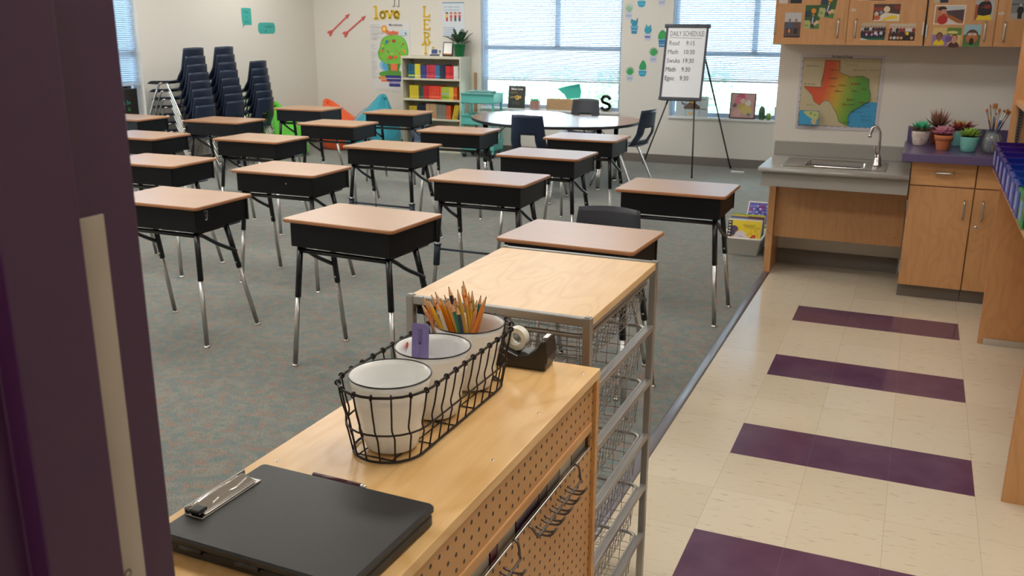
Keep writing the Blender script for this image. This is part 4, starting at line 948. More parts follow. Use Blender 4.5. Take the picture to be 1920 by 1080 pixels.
d2 = MB().box(-.337, .0, -.308, -.291, .087, .686).build('door', M_maple, bc2, bevel=.0015); bar_handle(d2, -.288, -.308, .567, .108)
MB().lathe([(0, .004), (.008, .004), (.0105, 0)], 16).build('lock', M_nickel, d2, loc=(-.309, -.308, .468), rot=(R(90), 0, 0))
pw = empty('worktop', (.98, .6985, .83), 0, 'speckled purple laminate worktop carrying the succulents', 'worktop')
MB().box(-.52, .565, -.345, .32, .0015, .05).build('countertop', M_purple_lam, pw, bevel=.003)
MB().box(-.51, .565, .32, .339, .0015, .142).build('backsplash', M_purple_lam, pw, bevel=.002)

# ---------------------------------------------------------------- Texas map
W_, H_ = .515, .48
TX = [(0.302, 0.929), (0.479, 0.925), (0.481, 0.774), (0.525, 0.749), (0.575, 0.735), (0.607, 0.708), (0.685, 0.723), (0.763, 0.727), (0.836, 0.692), (0.849, 0.567), (0.876, 0.502), (0.874, 0.403), (0.81, 0.366), (0.764, 0.319), (0.698, 0.281), (0.643, 0.222), (0.636, 0.154), (0.649, 0.068), (0.592, 0.09), (0.53, 0.12), (0.503, 0.213), (0.464, 0.273), (0.424, 0.343), (0.391, 0.386), (0.34, 0.396), (0.306, 0.37), (0.279, 0.329), (0.21, 0.375), (0.178, 0.464), (0.069, 0.575), (0.287, 0.57)]
def U(p): return ((p[0] - .5) * W_, p[1] * H_)
q = ART(); q.card(-W_ / 2, W_ / 2, 0, H_, .002, '#c9c6cc'); q.poly([U(p) for p in ((.04, .957), (.963, .957), (.963, .05), (.035, .05))], '#c4b795')
q.line([U(p) for p in ((.035, .957), (.963, .957), (.963, .05), (.035, .05), (.035, .957))], .0016, '#2c2c34')
q.poly([U(p) for p in ((.963, .385), (.90, .392), (.81, .366), (.764, .319), (.698, .281), (.643, .222), (.636, .154), (.649, .05), (.963, .05))], '#3f9ccc')
# state filled in vertical colour bands, as printed
_k = [(0, 0xd0, 0x4a, 0x34), (.30, 0xd4, 0x5c, 0x36), (.42, 0xd2, 0x94, 0x3c), (.50, 0xba, 0xa8, 0x40), (.60, 0x88, 0xa4, 0x3e), (.72, 0x5c, 0x98, 0x3c), (1.0, 0x44, 0x8c, 0x38)]
bands = []
for _i in range(34):
    _t = .2 + _i * .022; _a = [k for k in _k if k[0] <= _t][-1]; _b = [k for k in _k if k[0] > _t][0]; _f = (_t - _a[0]) / (_b[0] - _a[0])
    bands.append((_t if _i else 0, '#%02x%02x%02x' % tuple(int(_a[c] + (_b[c] - _a[c]) * _f) for c in (1, 2, 3))))
bands.append((1.2, None))
def clip(poly, a, b):
    for s_, lim in ((1, a), (-1, -b)):
        o = []; n = len(poly)
        for i in range(n):
            p, r = poly[i], poly[(i + 1) % n]; dp, dr_ = s_ * (p[0] + (.5 - p[1]) * .25) - lim, s_ * (r[0] + (.5 - r[1]) * .25) - lim
            if dp >= 0: o.append(p)
            if (dp >= 0) != (dr_ >= 0): t = dp / (dp - dr_); o.append((p[0] + (r[0] - p[0]) * t, p[1] + (r[1] - p[1]) * t))
        poly = o
        if not poly: return []
    return poly
def tri_poly(pts, col):
    import mathutils.geometry as G
    q.step(.0002); ts = G.tessellate_polygon([[Vector((x, z, 0)) for x, z in pts]])
    vs = [(x, q.y, z) for x, z in pts]; fs = []
    for t in ts:
        a, b, c = (Vector((*pts[i], 0)) for i in t); fs.append(tuple(t) if (b - a).cross(c - a).z > 0 else tuple(reversed(t)))
    q.add(vs, fs, 0, H(col))
for (a, c), (b, _) in zip(bands[:-1], bands[1:]):
    cp = clip(TX, a, b + .002)
    if len(cp) > 2: tri_poly([U(p) for p in cp], c)
q.line([U(p) for p in TX + [TX[0]]], .0018, '#23351f')
rs = random.Random(3)
for ln in ([(.60, .76), (.62, .62), (.66, .53), (.70, .40), (.72, .33)], [(.47, .70), (.52, .73), (.60, .64), (.68, .48), (.74, .34)], [(.26, .56), (.35, .50), (.385, .47), (.39, .39)], [(.70, .72), (.73, .5), (.76, .36)], [(.45, .72), (.40, .70), (.36, .71)]): q.line([U(p) for p in ln], .0009, '#4a7a6a')
for ln in ([(.79, .948), (.806, .702)], [(.80, .83), (.964, .83)], [(.852, .655), (.964, .655)], [(.87, .60), (.93, .45)], [(.28, .57), (.26, .95)], [(.04, .93), (.18, .88), (.24, .90)], [(.5, .90), (.64, .86), (.78, .88)], [(.40, .35), (.42, .15)], [(.30, .12), (.36, .2)]): q.line([U(p) for p in ln], .0006, '#8a8268')
cities = [(0.371, 0.804), (0.371, 0.691), (0.375, 0.586), (0.492, 0.603), (0.449, 0.525), (0.65, 0.625), (0.684, 0.626), (0.764, 0.559), (0.654, 0.532), (0.613, 0.421), (0.568, 0.354), (0.771, 0.383), (0.591, 0.115)]
nm = ['Amarillo', 'Lubbock', 'Odessa', 'Abilene', 'Midland', '', 'Dallas', 'Tyler', 'Waco', 'Austin', 'San Antonio', 'Houston', 'Laredo']
for (a, b), t in zip(cities, nm):
    x, z = U((a, b)); r_ = .0058 if a in (.65, .684, .613, .568, .771) else .0035; q.el(x, z, r_, r_, '#a83a20', 10)
    if t: q.text(t, x + .006, z - .004, .014, '#2c3020', sx=.9, bold=.0002)
for t, a, b, s_, c in (('NEW MEXICO', .08, .84, .014, '#3a3a34'), ('OKLAHOMA', .55, .86, .014, '#8a846c'), ('ARKANSAS', .83, .80, .013, '#8a846c'), ('MEXICO', .12, .32, .015, '#8a846c'), ('Rio Grande', .07, .60, .016, '#3a3a34'), ('LOUISIANA', .88, .43, .011, '#8a846c'), ('GULF OF', .78, .19, .018, '#2a6a98'), ('MEXICO', .79, .14, .018, '#2a6a98'), ('Oklahoma City', .64, .80, .013, '#3a3a34'), ('Corpus Christi', .66, .25, .013, '#22303a'), ('Galveston', .80, .33, .012, '#22303a')):
    x, z = U((a, b)); q.text(t, x, z, s_, c, sx=.95)
q.text('The State of Texas', 0, H_ * .966, .017, '#33303a', 'CENTER', bold=.0004)
for k in range(12):
    for zz in (.957, .05): x, z = U((.06 + .08 * k, zz)); q.rect(x - .003, x + .003, z - .0015, z + .002, '#2c2c34')
for k in range(10):
    for xx in (.036, .963): x, z = U((xx, .1 + .09 * k)); q.rect(x - .002, x + .002, z - .003, z + .003, '#2c2c34')
x0, z0 = U((.05, .062)); x1, z1 = U((.287, .254)); q.rect(x0, x1, z0, z1, '#3f9ccc'); q.poly(smooth([U(p) for p in ((.10, .24), (.2, .25), (.28, .24), (.28, .15), (.24, .13), (.2, .15), (.14, .19))], 4), '#b8c488'); q.poly(smooth([U(p) for p in ((.2, .13), (.26, .13), (.26, .08), (.22, .075))], 4), '#c8b488'); q.el(*U((.19, .22)), .008, .006, '#6a9c4a'); q.el(*U((.24, .2)), .01, .004, '#6a9c4a')
q.line([(x0, z0), (x1, z0), (x1, z1), (x0, z1), (x0, z0)], .001, '#2c2c34')
onwall('wall_map', q, .028, .925, 'colourful printed map of Texas hanging above the sink', 'map', y=YS, d=.004)

# ---------------------------------------------------------------- upper cabinets and photographs
yF = .70
def upper(x0, x1, split, label, hy):
    cx = (x0 + x1) / 2; t = empty('upper_cabinet', (cx, YS - .0015, 1.472), 0, label, 'cabinet')
    MB().box(x0 - cx, x1 - cx, -.32, 0, .0, .80).build('carcass', M_maple_upper, t)
    for k, (a, b) in enumerate(((x0, split), (split, x1))):
        d = MB().box(a - cx + .0015, b - cx - .0015, -.34, -.3215, 0, .798).build('door', M_maple_upper, t, bevel=.0012)
        hx = (split + (-.05 if k == 0 else .05)) - cx; bar_handle(d, hx, -.34, hy, .105)
        e = (a if k == 0 else b); MB().box(e - cx - .006 + (.006 if k == 0 else -.006), e - cx + .006 + (.006 if k == 0 else -.006), -.346, -.3395, hy - .037, hy + .037).build('hinge', M_nickel, d, bevel=.003)
    return t
upper(-.37, .494, .063, 'maple upper cabinet above the map, its doors covered in photos', .098)
upper(.502, 1.35, .865, 'maple upper cabinet above the paintbrushes, with two hinge barrels between it and its neighbour', .084)
def photo(x, z, w_, h_, fn, label, rot=0, border=None):
    q = ART(); q.card(-w_ / 2, w_ / 2, -h_ / 2, h_ / 2, .0012, border or '#8a8a86'); b = .006 if border else 0
    fn(q, w_ / 2 - b, h_ / 2 - b)
    o = q.build('photo_print', PRINT, loc=(x, yF - .0018, z), rot=(0, R(rot), 0)); tag(o, label, 'photo', 'photos on the upper cabinets')
def person(q, x, z, s, skin, shirt, trou, hair):
    q.poly([(x - .5 * s, z - 1.0 * s), (x + .5 * s, z - 1.0 * s), (x + .42 * s, z - 2.6 * s), (x - .42 * s, z - 2.6 * s)], trou)
    q.poly(smooth([(x - .62 * s, z - 1.2 * s), (x - .55 * s, z - .1 * s), (x, z + .15 * s), (x + .55 * s, z - .1 * s), (x + .62 * s, z - 1.2 * s)], 3), shirt)
    q.el(x, z + .5 * s, .27 * s, .34 * s, hair, 12); q.el(x, z + .45 * s, .22 * s, .28 * s, skin, 12)
def ph_two(q, w_, h_): q.rect(-w_, w_, 0, h_, '#b8bcc0'); q.rect(-w_, w_, -h_, h_ * .25, '#5c4a44'); person(q, -.018, .015, .026, '#9a6a50', '#3f5878', '#26304c', '#2a1c18'); person(q, .02, .015, .026, '#a8745a', '#5e464a', '#2e2a38', '#5a3a28'); q.el(-.018, -.035, .006, .014, '#d88a50'); q.rect(-w_, w_, -h_, -h_ + .008, '#2c2a34')
def ph_pump(q, w_, h_): q.rect(-w_, w_, -h_, h_, '#2f5a34'); q.rect(-w_, w_, -h_, -.02, '#a8ac74'); q.rect(-w_ * .2, w_, -h_, -h_ * .6, '#4a7a44'); q.rect(-w_, -.01, .0, h_ * .5, '#22384a'); person(q, .005, .0, .024, '#c88a5a', '#2c4a4c', '#2a3444', '#2f2a24'); q.line([(.005, .0), (.002, -.04)], .006, '#c8d0d8'); q.el(.006, .036, .014, .015, '#e0882c'); q.el(.018, -.04, .009, .010, '#dcae88'); q.el(.03, -.03, .008, .008, '#e0b48c'); q.el(-.03, -.05, .012, .008, '#7a9a54')
def ph_strip(q, w_, h_): q.rect(-w_, -.01, -h_, h_, '#c8c4b8'); q.rect(-.0, w_, -h_, h_, '#20242e'); q.el(-.02, .0, .01, .02, '#c07a58'); q.el(.03, .0, .01, .014, '#d08a48'); q.rect(-.015, -.005, -h_, h_, '#a85a4a')
def ph_food(q, w_, h_): q.rect(-w_, w_, -h_, h_, '#4a2e2a'); q.rect(-w_, -.02, .01, .03, '#8a3a24'); q.poly([(-w_, -h_), (w_, -h_), (w_, -.01), (-.01, .0)], '#d8d0c0'); q.el(-.0, .018, .018, .018, '#d8c8a8'); q.poly([(-.02, -.04), (.03, -.015), (.06, -.02), (.065, -.035), (.02, -.038), (-.015, -.048)], '#e0c020'); q.el(-.055, -.01, .012, .016, '#c8b8a8'); q.el(-.05, -.03, .018, .014, '#b85a3a'); q.el(-.03, .0, .01, .01, '#8a8aa0'); q.el(.055, .03, .016, .012, '#7a2a24')
def ph_group(q, w_, h_):
    q.rect(-w_, w_, -h_, h_, '#b8a890'); q.rect(-w_, w_, -h_, -h_ * .35, '#1f6a58'); q.poly([(-w_, -h_), (-w_, -h_ + .012), (-.02, -h_)], '#c8d4cc'); rs = random.Random(5)
    for r_ in range(2):
        for k in range(9): person(q, -w_ + .008 + k * (w_ * 2 - .014) / 8, h_ * .42 - r_ * .022, .013, '#9a6248', rs.choice(['#1f2438', '#2a2030', '#20283c', '#6a2434', '#c8ccd4']), '#22263a', '#2a1614')
    for k in range(3): q.el(-.035 + .03 * k, -.018, .006, .008, '#c89ac0')
def ph_group2(q, w_, h_):
    q.rect(-w_, w_, -h_, h_, '#c0b4a0'); q.rect(-w_, w_, -h_, -h_ * .1, '#241f24'); rs = random.Random(8)
    for k in range(8): person(q, -w_ + .01 + k * (w_ * 2 - .02) / 7, h_ * .45, .014, '#c09078', rs.choice(['#d0ccc8', '#8a3a2c', '#b8b4b8', '#2a2830']), '#2c2630', '#5a2a30')
    for k in range(9): q.el(-w_ + .01 + k * .0155, -.01 + rs.uniform(-.005, .005), .009, .010, rs.choice(['#2a2226', '#5a2a24', '#e0c020', '#3a2a2a']))
    for k in range(7): q.el(-w_ + .015 + k * .019, -.033, .008, .009, rs.choice(['#c89a74', '#8a5a44', '#c8ccd0', '#2a2226']))
def ph_ramp(q, w_, h_): q.rect(-w_, w_, -h_, h_, '#b07a54'); q.rect(-w_ * .35, w_, .01, h_, '#b4bcbc'); q.poly([(-w_ * .3, .022), (w_, .03), (w_, -h_), (.0, -h_ * .3)], '#4a343c'); q.poly([(-.02, -.005), (.0, -.0), (w_, -h_ + .012), (w_, -h_), (.04, -h_ * .9)], '#9a5a24'); q.poly([(-.02, -.012), (.05, -h_), (-.02, -h_)], '#c8c4c4'); q.el(-.035, -.028, .028, .026, '#a81c18'); q.poly(ellipse(-.042, .034, .024, .012), '#28181a'); q.rect(-.045, -.02, .005, .03, '#c08a70'); q.rect(-.04, -.02, -.004, .006, '#b03a34')
def face(q, x, z, s, skin, hair, shirt, glasses=False):
    q.el(x, z + s * .15, s * .82, s * 1.05, hair, 16); q.poly(smooth([(x - s * 1.3, z - s * 2.2), (x - s, z - s * 1.1), (x, z - s * .8), (x + s, z - s * 1.1), (x + s * 1.3, z - s * 2.2)], 3), shirt)
    q.rect(x - s * .3, x + s * .3, z - s * 1.2, z - s * .5, skin); q.el(x, z, s * .66, s * .9, skin, 16)
    for e in (-1, 1): q.el(x + e * s * .26, z + s * .15, s * .10, s * .06, '#2a1c18', 8); q.line([(x + e * s * .4, z + s * .3), (x + e * s * .14, z + s * .32)], s * .07, hair)
    q.poly([(x - s * .09, z - s * .12), (x + s * .09, z - s * .12), (x, z + s * .14)], '#8a5a48'); q.line([(x - s * .24, z - s * .38), (x, z - s * .44), (x + s * .24, z - s * .38)], s * .09, '#7a3a34')
def ph_faces(q, w_, h_): q.rect(-w_, w_, -h_, h_, '#c8b070'); q.rect(0, w_, .01, h_, '#4f7a34'); q.rect(-w_, .01, -h_, .012, '#8a70a0'); q.el(.03, .025, .03, .008, '#d0c078'); q.el(.012, -.012, .018, .02, '#6a5490'); face(q, -.038, .0, .021, '#8a5a3a', '#2a1a14', '#d8c018'); face(q, .042, -.012, .021, '#c8907c', '#5a2620', '#4a2424')
def ph_glass(q, w_, h_): q.rect(-w_, w_, -h_, h_, '#8fb4bc'); q.rect(-w_, w_, -h_, .005, '#4a6a3c'); q.el(0, .0, .033, .035, '#4a3428'); q.el(0, -.012, .033, .03, '#a8683c'); q.el(-.012, .008, .012, .008, '#c0b0a4'); q.el(.012, .008, .012, .008, '#c0b0a4'); q.poly(ellipse(0, -.035, .012, .022), '#20140e'); q.rect(-w_, w_, -h_, -h_ + .01, '#3f7a40')
def ph_guitar(q, w_, h_): q.rect(-w_, w_, -h_, h_, '#a8a8a8'); q.rect(-w_, -w_ * .5, -h_, .01, '#9a4a38'); q.poly(smooth([(-.03, -.05), (-.032, .01), (-.01, .028), (.02, .028), (.035, .0), (.03, -.05)], 3), '#15141a'); q.el(.005, .045, .016, .02, '#9a6248'); q.el(.012, -.002, .018, .012, '#7a2420'); q.line([(-.02, -.008), (.03, .012)], .006, '#6a241c'); q.poly([(-.04, -h_), (-.03, -.048), (0, -.052), (.03, -.045), (.042, -h_)], '#d8c020')
def ph_b(q, w_, h_): q.rect(-w_, -.005, -h_, h_, '#b8a888'); q.rect(-.005, w_, -h_, h_, '#1c2440'); q.el(.01, -.01, .005, .012, '#c07a58')
def ph_c(q, w_, h_): q.rect(-w_, w_, -h_, h_, '#6ab4bc'); q.rect(-w_ * .5, w_ * .6, -h_, 0, '#a8c0b8')
def ph_man(q, w_, h_): q.rect(-w_, w_, -h_, h_, '#7a7c80'); q.rect(-w_, w_, -h_, -h_ * .5, '#a09c98'); q.rect(-w_, w_, .012, .02, '#4a5058'); person(q, .006, .0, .024, '#b8b0a8', '#1c2028', '#1c1c22', '#c8c0b8')
photo(-.258, 1.588, .098, .147, ph_two, 'photo of two people standing side by side, lower left on first door')
photo(-.145, 1.636, .088, .14, ph_pump, 'photo of child with carved orange pumpkin, the upright one')
photo(-.058, 1.705, .092, .145, ph_pump, 'tilted photo of pumpkin scene overlapping its upright twin', 8)
photo(-.282, 1.775, .135, .118, ph_strip, 'photo cut by the picture top at the left of first door')
photo(.277, 1.662, .148, .097, ph_food, 'photo of food with yellow gloves, above the two group photos')
photo(.213, 1.553, .136, .099, ph_group, 'group photo with green ground, beside the second door handle')
photo(.374, 1.550, .145, .097, ph_group2, 'group photo of seated children, right of the green-ground one')
photo(.185, 1.79, .153, .118, ph_strip, 'photo cut by the picture top on the second door')
photo(.620, 1.649, .164, .109, ph_ramp, 'white-bordered photo of a man in red on steps', 0, '#d8d0c4')
photo(.618, 1.526, .153, .101, ph_faces, 'photo of two smiling faces, one with a yellow shirt')
photo(.752, 1.533, .090, .123, ph_glass, 'small photo of a face with big glasses, against blue sky')
photo(.799, 1.695, .099, .15, ph_guitar, 'photo of person in black shirt on yellow, near third handle')
photo(.565, 1.775, .078, .118, ph_b, 'photo cut by the picture top above the white-bordered one')
photo(.674, 1.79, .09, .12, ph_c, 'blue-green photo cut by the top edge, third door')
photo(.975, 1.69, .082, .13, ph_man, 'grey photo of a figure in black on the rightmost door')
for x, z, t, lab in ((.09, 1.676, 'A07', 'small oval white label on the second cabinet door'), (.888, 1.656, 'A2', 'small oval white label on the rightmost cabinet door')):
    q = ART(); q.poly(ellipse(0, 0, .0145, .0085, 18), '#c8c4be'); q.text(t, 0, -.004, .010, '#5a5854', 'CENTER'); o = q.build('door_label', PRINT, loc=(x, yF - .0016, z)); tag(o, lab, 'label')

# ---------------------------------------------------------------- succulents
def leafcol(h1, h2, t): a, b = H(h1), H(h2); return tuple(x + (y - x) * t for x, y in zip(a, b))
M_succ = bpy.data.materials.new('succulent_skin'); M_succ.use_nodes = True
_a = M_succ.node_tree.nodes.new('ShaderNodeVertexColor'); _a.layer_name = 'Col'; _b = M_succ.node_tree.nodes['Principled BSDF']; M_succ.node_tree.links.new(_a.outputs[0], _b.inputs['Base Color']); _b.inputs['Roughness'].default_value = .4; _b.inputs['Subsurface Weight'].default_value = .08; _b.inputs['Subsurface Radius'].default_value = (.01, .01, .005)
def rosette(z0, rows, seed=1):
    s = MB(); rs = random.Random(seed)
    for (n, L, wd, el, c1, c2, point) in rows:
        off = rs.uniform(0, 6)
        for k in range(n):
            a = off + 2 * PI * k / n + rs.uniform(-.08, .08); e = R(el + rs.uniform(-4, 4)); LL = 1.22 * L * rs.uniform(.92, 1.06); wd_ = wd * 1.55
            d = Vector((math.cos(a) * math.cos(e), math.sin(a) * math.cos(e), math.sin(e))); sd = Vector((-math.sin(a), math.cos(a), 0)); up_ = d.cross(sd) * -1
            M_ = 8; N_ = 8; vs = []; o = len(s.v)
            base = Vector((0, 0, z0)) + Vector((math.cos(a), math.sin(a), 0)) * .004
            for i in range(M_ + 1):
                t = i / M_; r_ = wd_ * (math.sin(PI * min(1, t * .62 + .12)) ** .8 if point < .5 else math.sin(PI * (t ** 1.15) * .94 + .1)) * (1 - t ** (2.2 if point > .5 else 5)) + .0006
                p = base + d * LL * t + Vector((0, 0, 1)) * LL * .16 * t * t
                for j in range(N_): b = 2 * PI * j / N_; vs.append(p + sd * math.cos(b) * r_ + up_ * math.sin(b) * r_ * .5)
            for i in range(M_):
                col = leafcol(c1, c2, i / M_)
                s.add([], [], 0); 
                for j in range(N_): s.f.append((o + i * N_ + j, o + (i + 1) * N_ + j, o + (i + 1) * N_ + (j + 1) % N_, o + i * N_ + (j + 1) % N_)); s.m.append(0); s.c.append(col); s.sm.append(True)
            s.v += [tuple(q) for q in vs]
    return s
def succ(x, y, potprof, potmat, rows, label, seed, z0, group='succulents on the purple worktop', sc=1.0, nseg=32):
    t = empty('potted_succulent', (x, y, .8805), 0, label, 'succulent', group); t.scale = (sc,) * 3
    MB().lathe(potprof, nseg).build('pot', potmat, t)
    rr = max(r_ for r_, z in potprof) - .006
    MB().lathe([(0, z0 - .004), (rr * .93, z0 - .006)], 20).build('soil', mat('dark_soil', '#1c1714', .9, noise=(200, .4)), t)
    rosette(z0 + .012, rows, seed).build('leaves', M_succ, t)
def speckle():
    mt = mat('speckled_white_pot', '#dcd6cc', .55); nt = mt.node_tree; b = nt.nodes['Principled BSDF']; tc = nt.nodes.new('ShaderNodeTexCoord')
    n = nt.nodes.new('ShaderNodeTexNoise'); n.inputs['Scale'].default_value = 330; n.inputs['Detail'].default_value = 2; nt.links.new(tc.outputs['Object'], n.inputs['Vector'])
    n2 = nt.nodes.new('ShaderNodeTexNoise'); n2.inputs['Scale'].default_value = 30; nt.links.new(tc.outputs['Object'], n2.inputs['Vector'])
    f = mth(nt, 'GREATER_THAN', mth(nt, 'MULTIPLY_ADD', n2.outputs[0], .35, n.outputs[0]), .735); nt.links.new(mixc(nt, f, H('#dcd6cc'), H('#a8705c')), b.inputs['Base Color']); return mt
cup = [(0, 0), (.032, 0), (.037, .003), (.042, .02), (.049, .055), (.051, .078), (.051, .084), (.049, .086), (.046, .084), (.045, .074), (0, .074)]
taper = [(0, 0), (.032, 0), (.034, .002), (.045, .058), (.046, .060), (.051, .060), (.053, .086), (.052, .088), (.048, .088), (.046, .076), (0, .076)]
succ(.545, .80, cup, speckle(), [(9, .062, .011, 8, '#5a5a38', '#7a5648', .9), (8, .058, .011, 30, '#2a7a50', '#3aa878', .9), (6, .052, .010, 52, '#2f9a6c', '#57c69a', .9), (4, .046, .008, 74, '#2fa074', '#4fc49c', .9)], 'spiky green succulent in a speckled white pot, end of the row', 1, .080)
succ(.640, .915, [(0, 0), (.036, 0), (.040, .004), (.047, .09), (.049, .095), (.045, .095), (.043, .082), (0, .082)], mat('brown_glazed_pot', '#7a3c22', .35), [(9, .075, .008, 30, '#4a4a34', '#8a4a48', .9), (8, .085, .008, 55, '#5a5a34', '#a0504c', .9), (5, .085, .0075, 76, '#6a6a34', '#a05a4c', .9)], 'tall red-tipped succulent in a brown pot at the back', 2, .088)
succ(.672, .60, taper, mat('terracotta', '#cf7a4e', .7), [(10, .054, .012, 6, '#8a4a5c', '#b06a80', .3), (9, .048, .012, 26, '#984f68', '#bd7890', .3), (8, .042, .011, 46, '#a05570', '#c4849a', .3), (6, .036, .010, 64, '#a85c78', '#c88ca2', .3), (3, .028, .009, 84, '#b06880', '#c88ca2', .3)], 'mauve rosette succulent in an orange terracotta pot', 3, .082)
succ(.768, .86, [(0, 0), (.038, 0), (.043, .004), (.052, .085), (.054, .092), (.050, .092), (.047, .08), (0, .08)], mat('blue_green_pot', '#6fa9a3', .4), [(9, .072, .012, 12, '#5a2a34', '#8a3c44', .9), (8, .064, .012, 34, '#7a3434', '#a84a44', .9), (6, .05, .010, 54, '#a86a34', '#c8a83c', .9), (5, .04, .009, 74, '#b8a030', '#d0c448', .9)], 'red and yellow succulent in a blue-green pot at the back', 4, .086)
succ(.808, .57, cup, mat('turquoise_pot', '#74b8ae', .35, noise=(60, .04)), [(10, .052, .011, 4, '#4a6a20', '#7a9a3a', .7), (9, .048, .011, 24, '#557a24', '#8cb044', .7), (8, .043, .010, 44, '#5f8a26', '#96bc48', .7), (6, .038, .009, 62, '#6a9628', '#9cc44c', .7), (3, .030, .008, 82, '#76a02c', '#a4cc54', .7)], 'bright lime green succulent in a turquoise pot next to the brush jar', 5, .080, sc=1.02)
jr = empty('glass_jar', (.925, .57, .8805), 0, 'clear glass jar holding paintbrushes on the purple worktop', 'jar')
MB().lathe([(0, 0), (.040, 0), (.048, .006), (.052, .03), (.053, .075), (.050, .092), (.040, .106), (.037, .112), (.037, .124), (.039, .126), (.035, .126), (.034, .110), (.037, .104), (.047, .090), (.050, .074), (.049, .03), (.045, .008), (.038, .004), (0, .004)], 32).build('glass', M_jar, jr)
M_bris = mat('golden_bristle', '#a8682c', .6, noise=(90, .25, (1, 1, .05))); M_ferr = mat('silver_ferrule', (.62, .62, .62), .22, 1.0)
def brush(tx, ty, tz, bx_, by_, hcol, bw_, bl, label, flat=True):
    top = Vector((tx, ty, tz)); bot = Vector((bx_, by_, .886)); L = (top - bot).length; d = (top - bot).normalized()
    t = empty('paintbrush', bot, 0, label, 'paintbrush', 'paintbrushes in the glass jar'); t.rotation_euler = Vector((0, 0, 1)).rotation_difference(d).to_euler()
    fl = .042
    MB().lathe([(0, 0), (.0022, .0), (.003, .03), (.0048, L * .45), (.0036, L - bl - fl), (0, L - bl - fl)], 10).build('handle', mat('handle_' + hcol, hcol, .25), t)
    rf = bw_ if flat else bw_; s = MB(); z0 = L - bl - fl
    s.lathe([(.0038, z0 - .004), (.0042, z0 + .012), (.0045, z0 + .02)], 12); n = 12
    vs = []
    for (a, b, z) in ((.0045, .0045, z0 + .02), (rf, .004, z0 + fl), ):
        for k in range(n): q_ = 2 * PI * k / n; vs.append((a * math.cos(q_), b * math.sin(q_), z))
    s.add(vs, [(k, (k + 1) % n, n + (k + 1) % n, n + k) for k in range(n)], 0, None, True); s.build('ferrule', M_ferr, t)
    vs = []; s = MB()
    for (a, b, z) in ((rf * .98, .0038, z0 + fl - .001), (rf * 1.12, .0042, z0 + fl + bl * .5), (rf * (1.0 if flat else .45), .0025, L), (0, 0, L + .0005)):
        for k in range(n): q_ = 2 * PI * k / n; vs.append((a * math.cos(q_), b * math.sin(q_), z))
    s.add(vs, [(i * n + k, i * n + (k + 1) % n, (i + 1) * n + (k + 1) % n, (i + 1) * n + k) for i in range(3) for k in range(n)], 0, None, True); s.build('bristles', M_bris, t)
JX, JY = .925, .57
for a in ((-.055, 0, 1.075 + .055, .02, -.01, '#1f2c5c', .0065, .018, 'small paintbrush leaning out toward the lime succulent, navy handle', True),
          (-.038, .02, 1.155, .012, .012, '#c8862c', .0035, .020, 'thin round paintbrush with an orange-yellow handle', False),
          (-.010, .0, 1.162, .0, -.015, '#1f3050', .0125, .028, 'widest flat paintbrush, tallest in the jar', True),
          (.004, .015, 1.11, -.004, .015, '#6a2028', .004, .014, 'slim paintbrush with a dark red handle', False),
          (.018, -.004, 1.135, .004, .0, '#c8862c', .0065, .022, 'square-tipped paintbrush with an ochre handle in the middle', True),
          (.047, .008, 1.128, -.018, -.02, '#2a4a9c', .005, .016, 'paintbrush with bright blue handle leaning right', True),
          (.066, -.008, 1.133, -.03, .0, '#1f2c5c', .0068, .024, 'filbert paintbrush second from right rim of jar', True),
          (.080, .004, 1.122, -.02, .02, '#22305a', .0072, .022, 'outermost paintbrush leaning furthest right out of the jar', True)):
    brush(JX + a[0] * .9, JY + a[1], a[2], JX + a[3], JY + a[4], *a[5:9], flat=a[9])

# ---------------------------------------------------------------- open shelving bay on the right, with bins
M_maple_edge = mat('maple_edge_band', '#c08a64', .5)
sb = empty('open_shelving', (1.24, -1.22, 0), 0, 'tall open maple shelving bay along the right wall', 'shelving')
def B(x0, x1, y0, y1, z0, z1): return (x0 - 1.24, x1 - 1.24, y0 + 1.22, y1 + 1.22, z0, z1)
MB().box(*B(.936, 1.545, -.318, -.30, 0, 2.3)).build('far_side_panel', M_maple, sb)
MB().box(*B(.932, .936, -.318, -.30, 0, 2.3)).build('edge_band', M_maple_edge, sb)
MB().box(*B(.936, 1.545, -2.136, -2.118, 0, 2.3)).build('near_side_panel', M_maple, sb)
MB().box(*B(.932, .936, -2.136, -2.118, 0, 2.3)).build('edge_band', M_maple_edge, sb)
MB().box(*B(1.53, 1.545, -2.117, -.319, .0, 2.3)).build('back_panel', M_maple, sb)
MB().box(*B(.885, 1.50, -2.117, -.319, .905, .925)).build('shelf', M_maple_x, sb, bevel=.0015)
MB().box(*B(.945, 1.50, -2.117, -.319, 1.22, 1.245)).build('shelf', M_maple_x, sb, bevel=.0015)
MB().box(*B(.945, 1.50, -2.117, -.319, 1.58, 1.60)).build('shelf', M_maple_x, sb, bevel=.0015)
s = MB().box(*B(.962, .980, -.322, -.3185, .93, 1.22)).build('shelf_standard', mat('standard_metal', (.28, .28, .29), .4, .8), sb)
ho = ART(0)
for k in range(20): ho.rect(-.004, .004, .006 + k * .0145, .012 + k * .0145, '#141414')
ho.build('standard_slots', PRINT, sb, loc=(.971 - 1.24, -.3225 + 1.22, .93))
MB().box(*B(.957, 1.545, -.325, -.3185, 0, .034)).build('metal_kick_strip', mat('aluminium_strip', (.62, .62, .60), .4, .7), sb, bevel=.001)
binc = [('#3f2070', 'deep violet'), ('#3b2380', 'violet'), ('#33288c', 'indigo'), ('#23349c', 'royal blue'), ('#2142a8', 'blue'), ('#2a52b0', 'bright blue'), ('#2658b4', 'cobalt'), ('#1f9a58', 'green')]
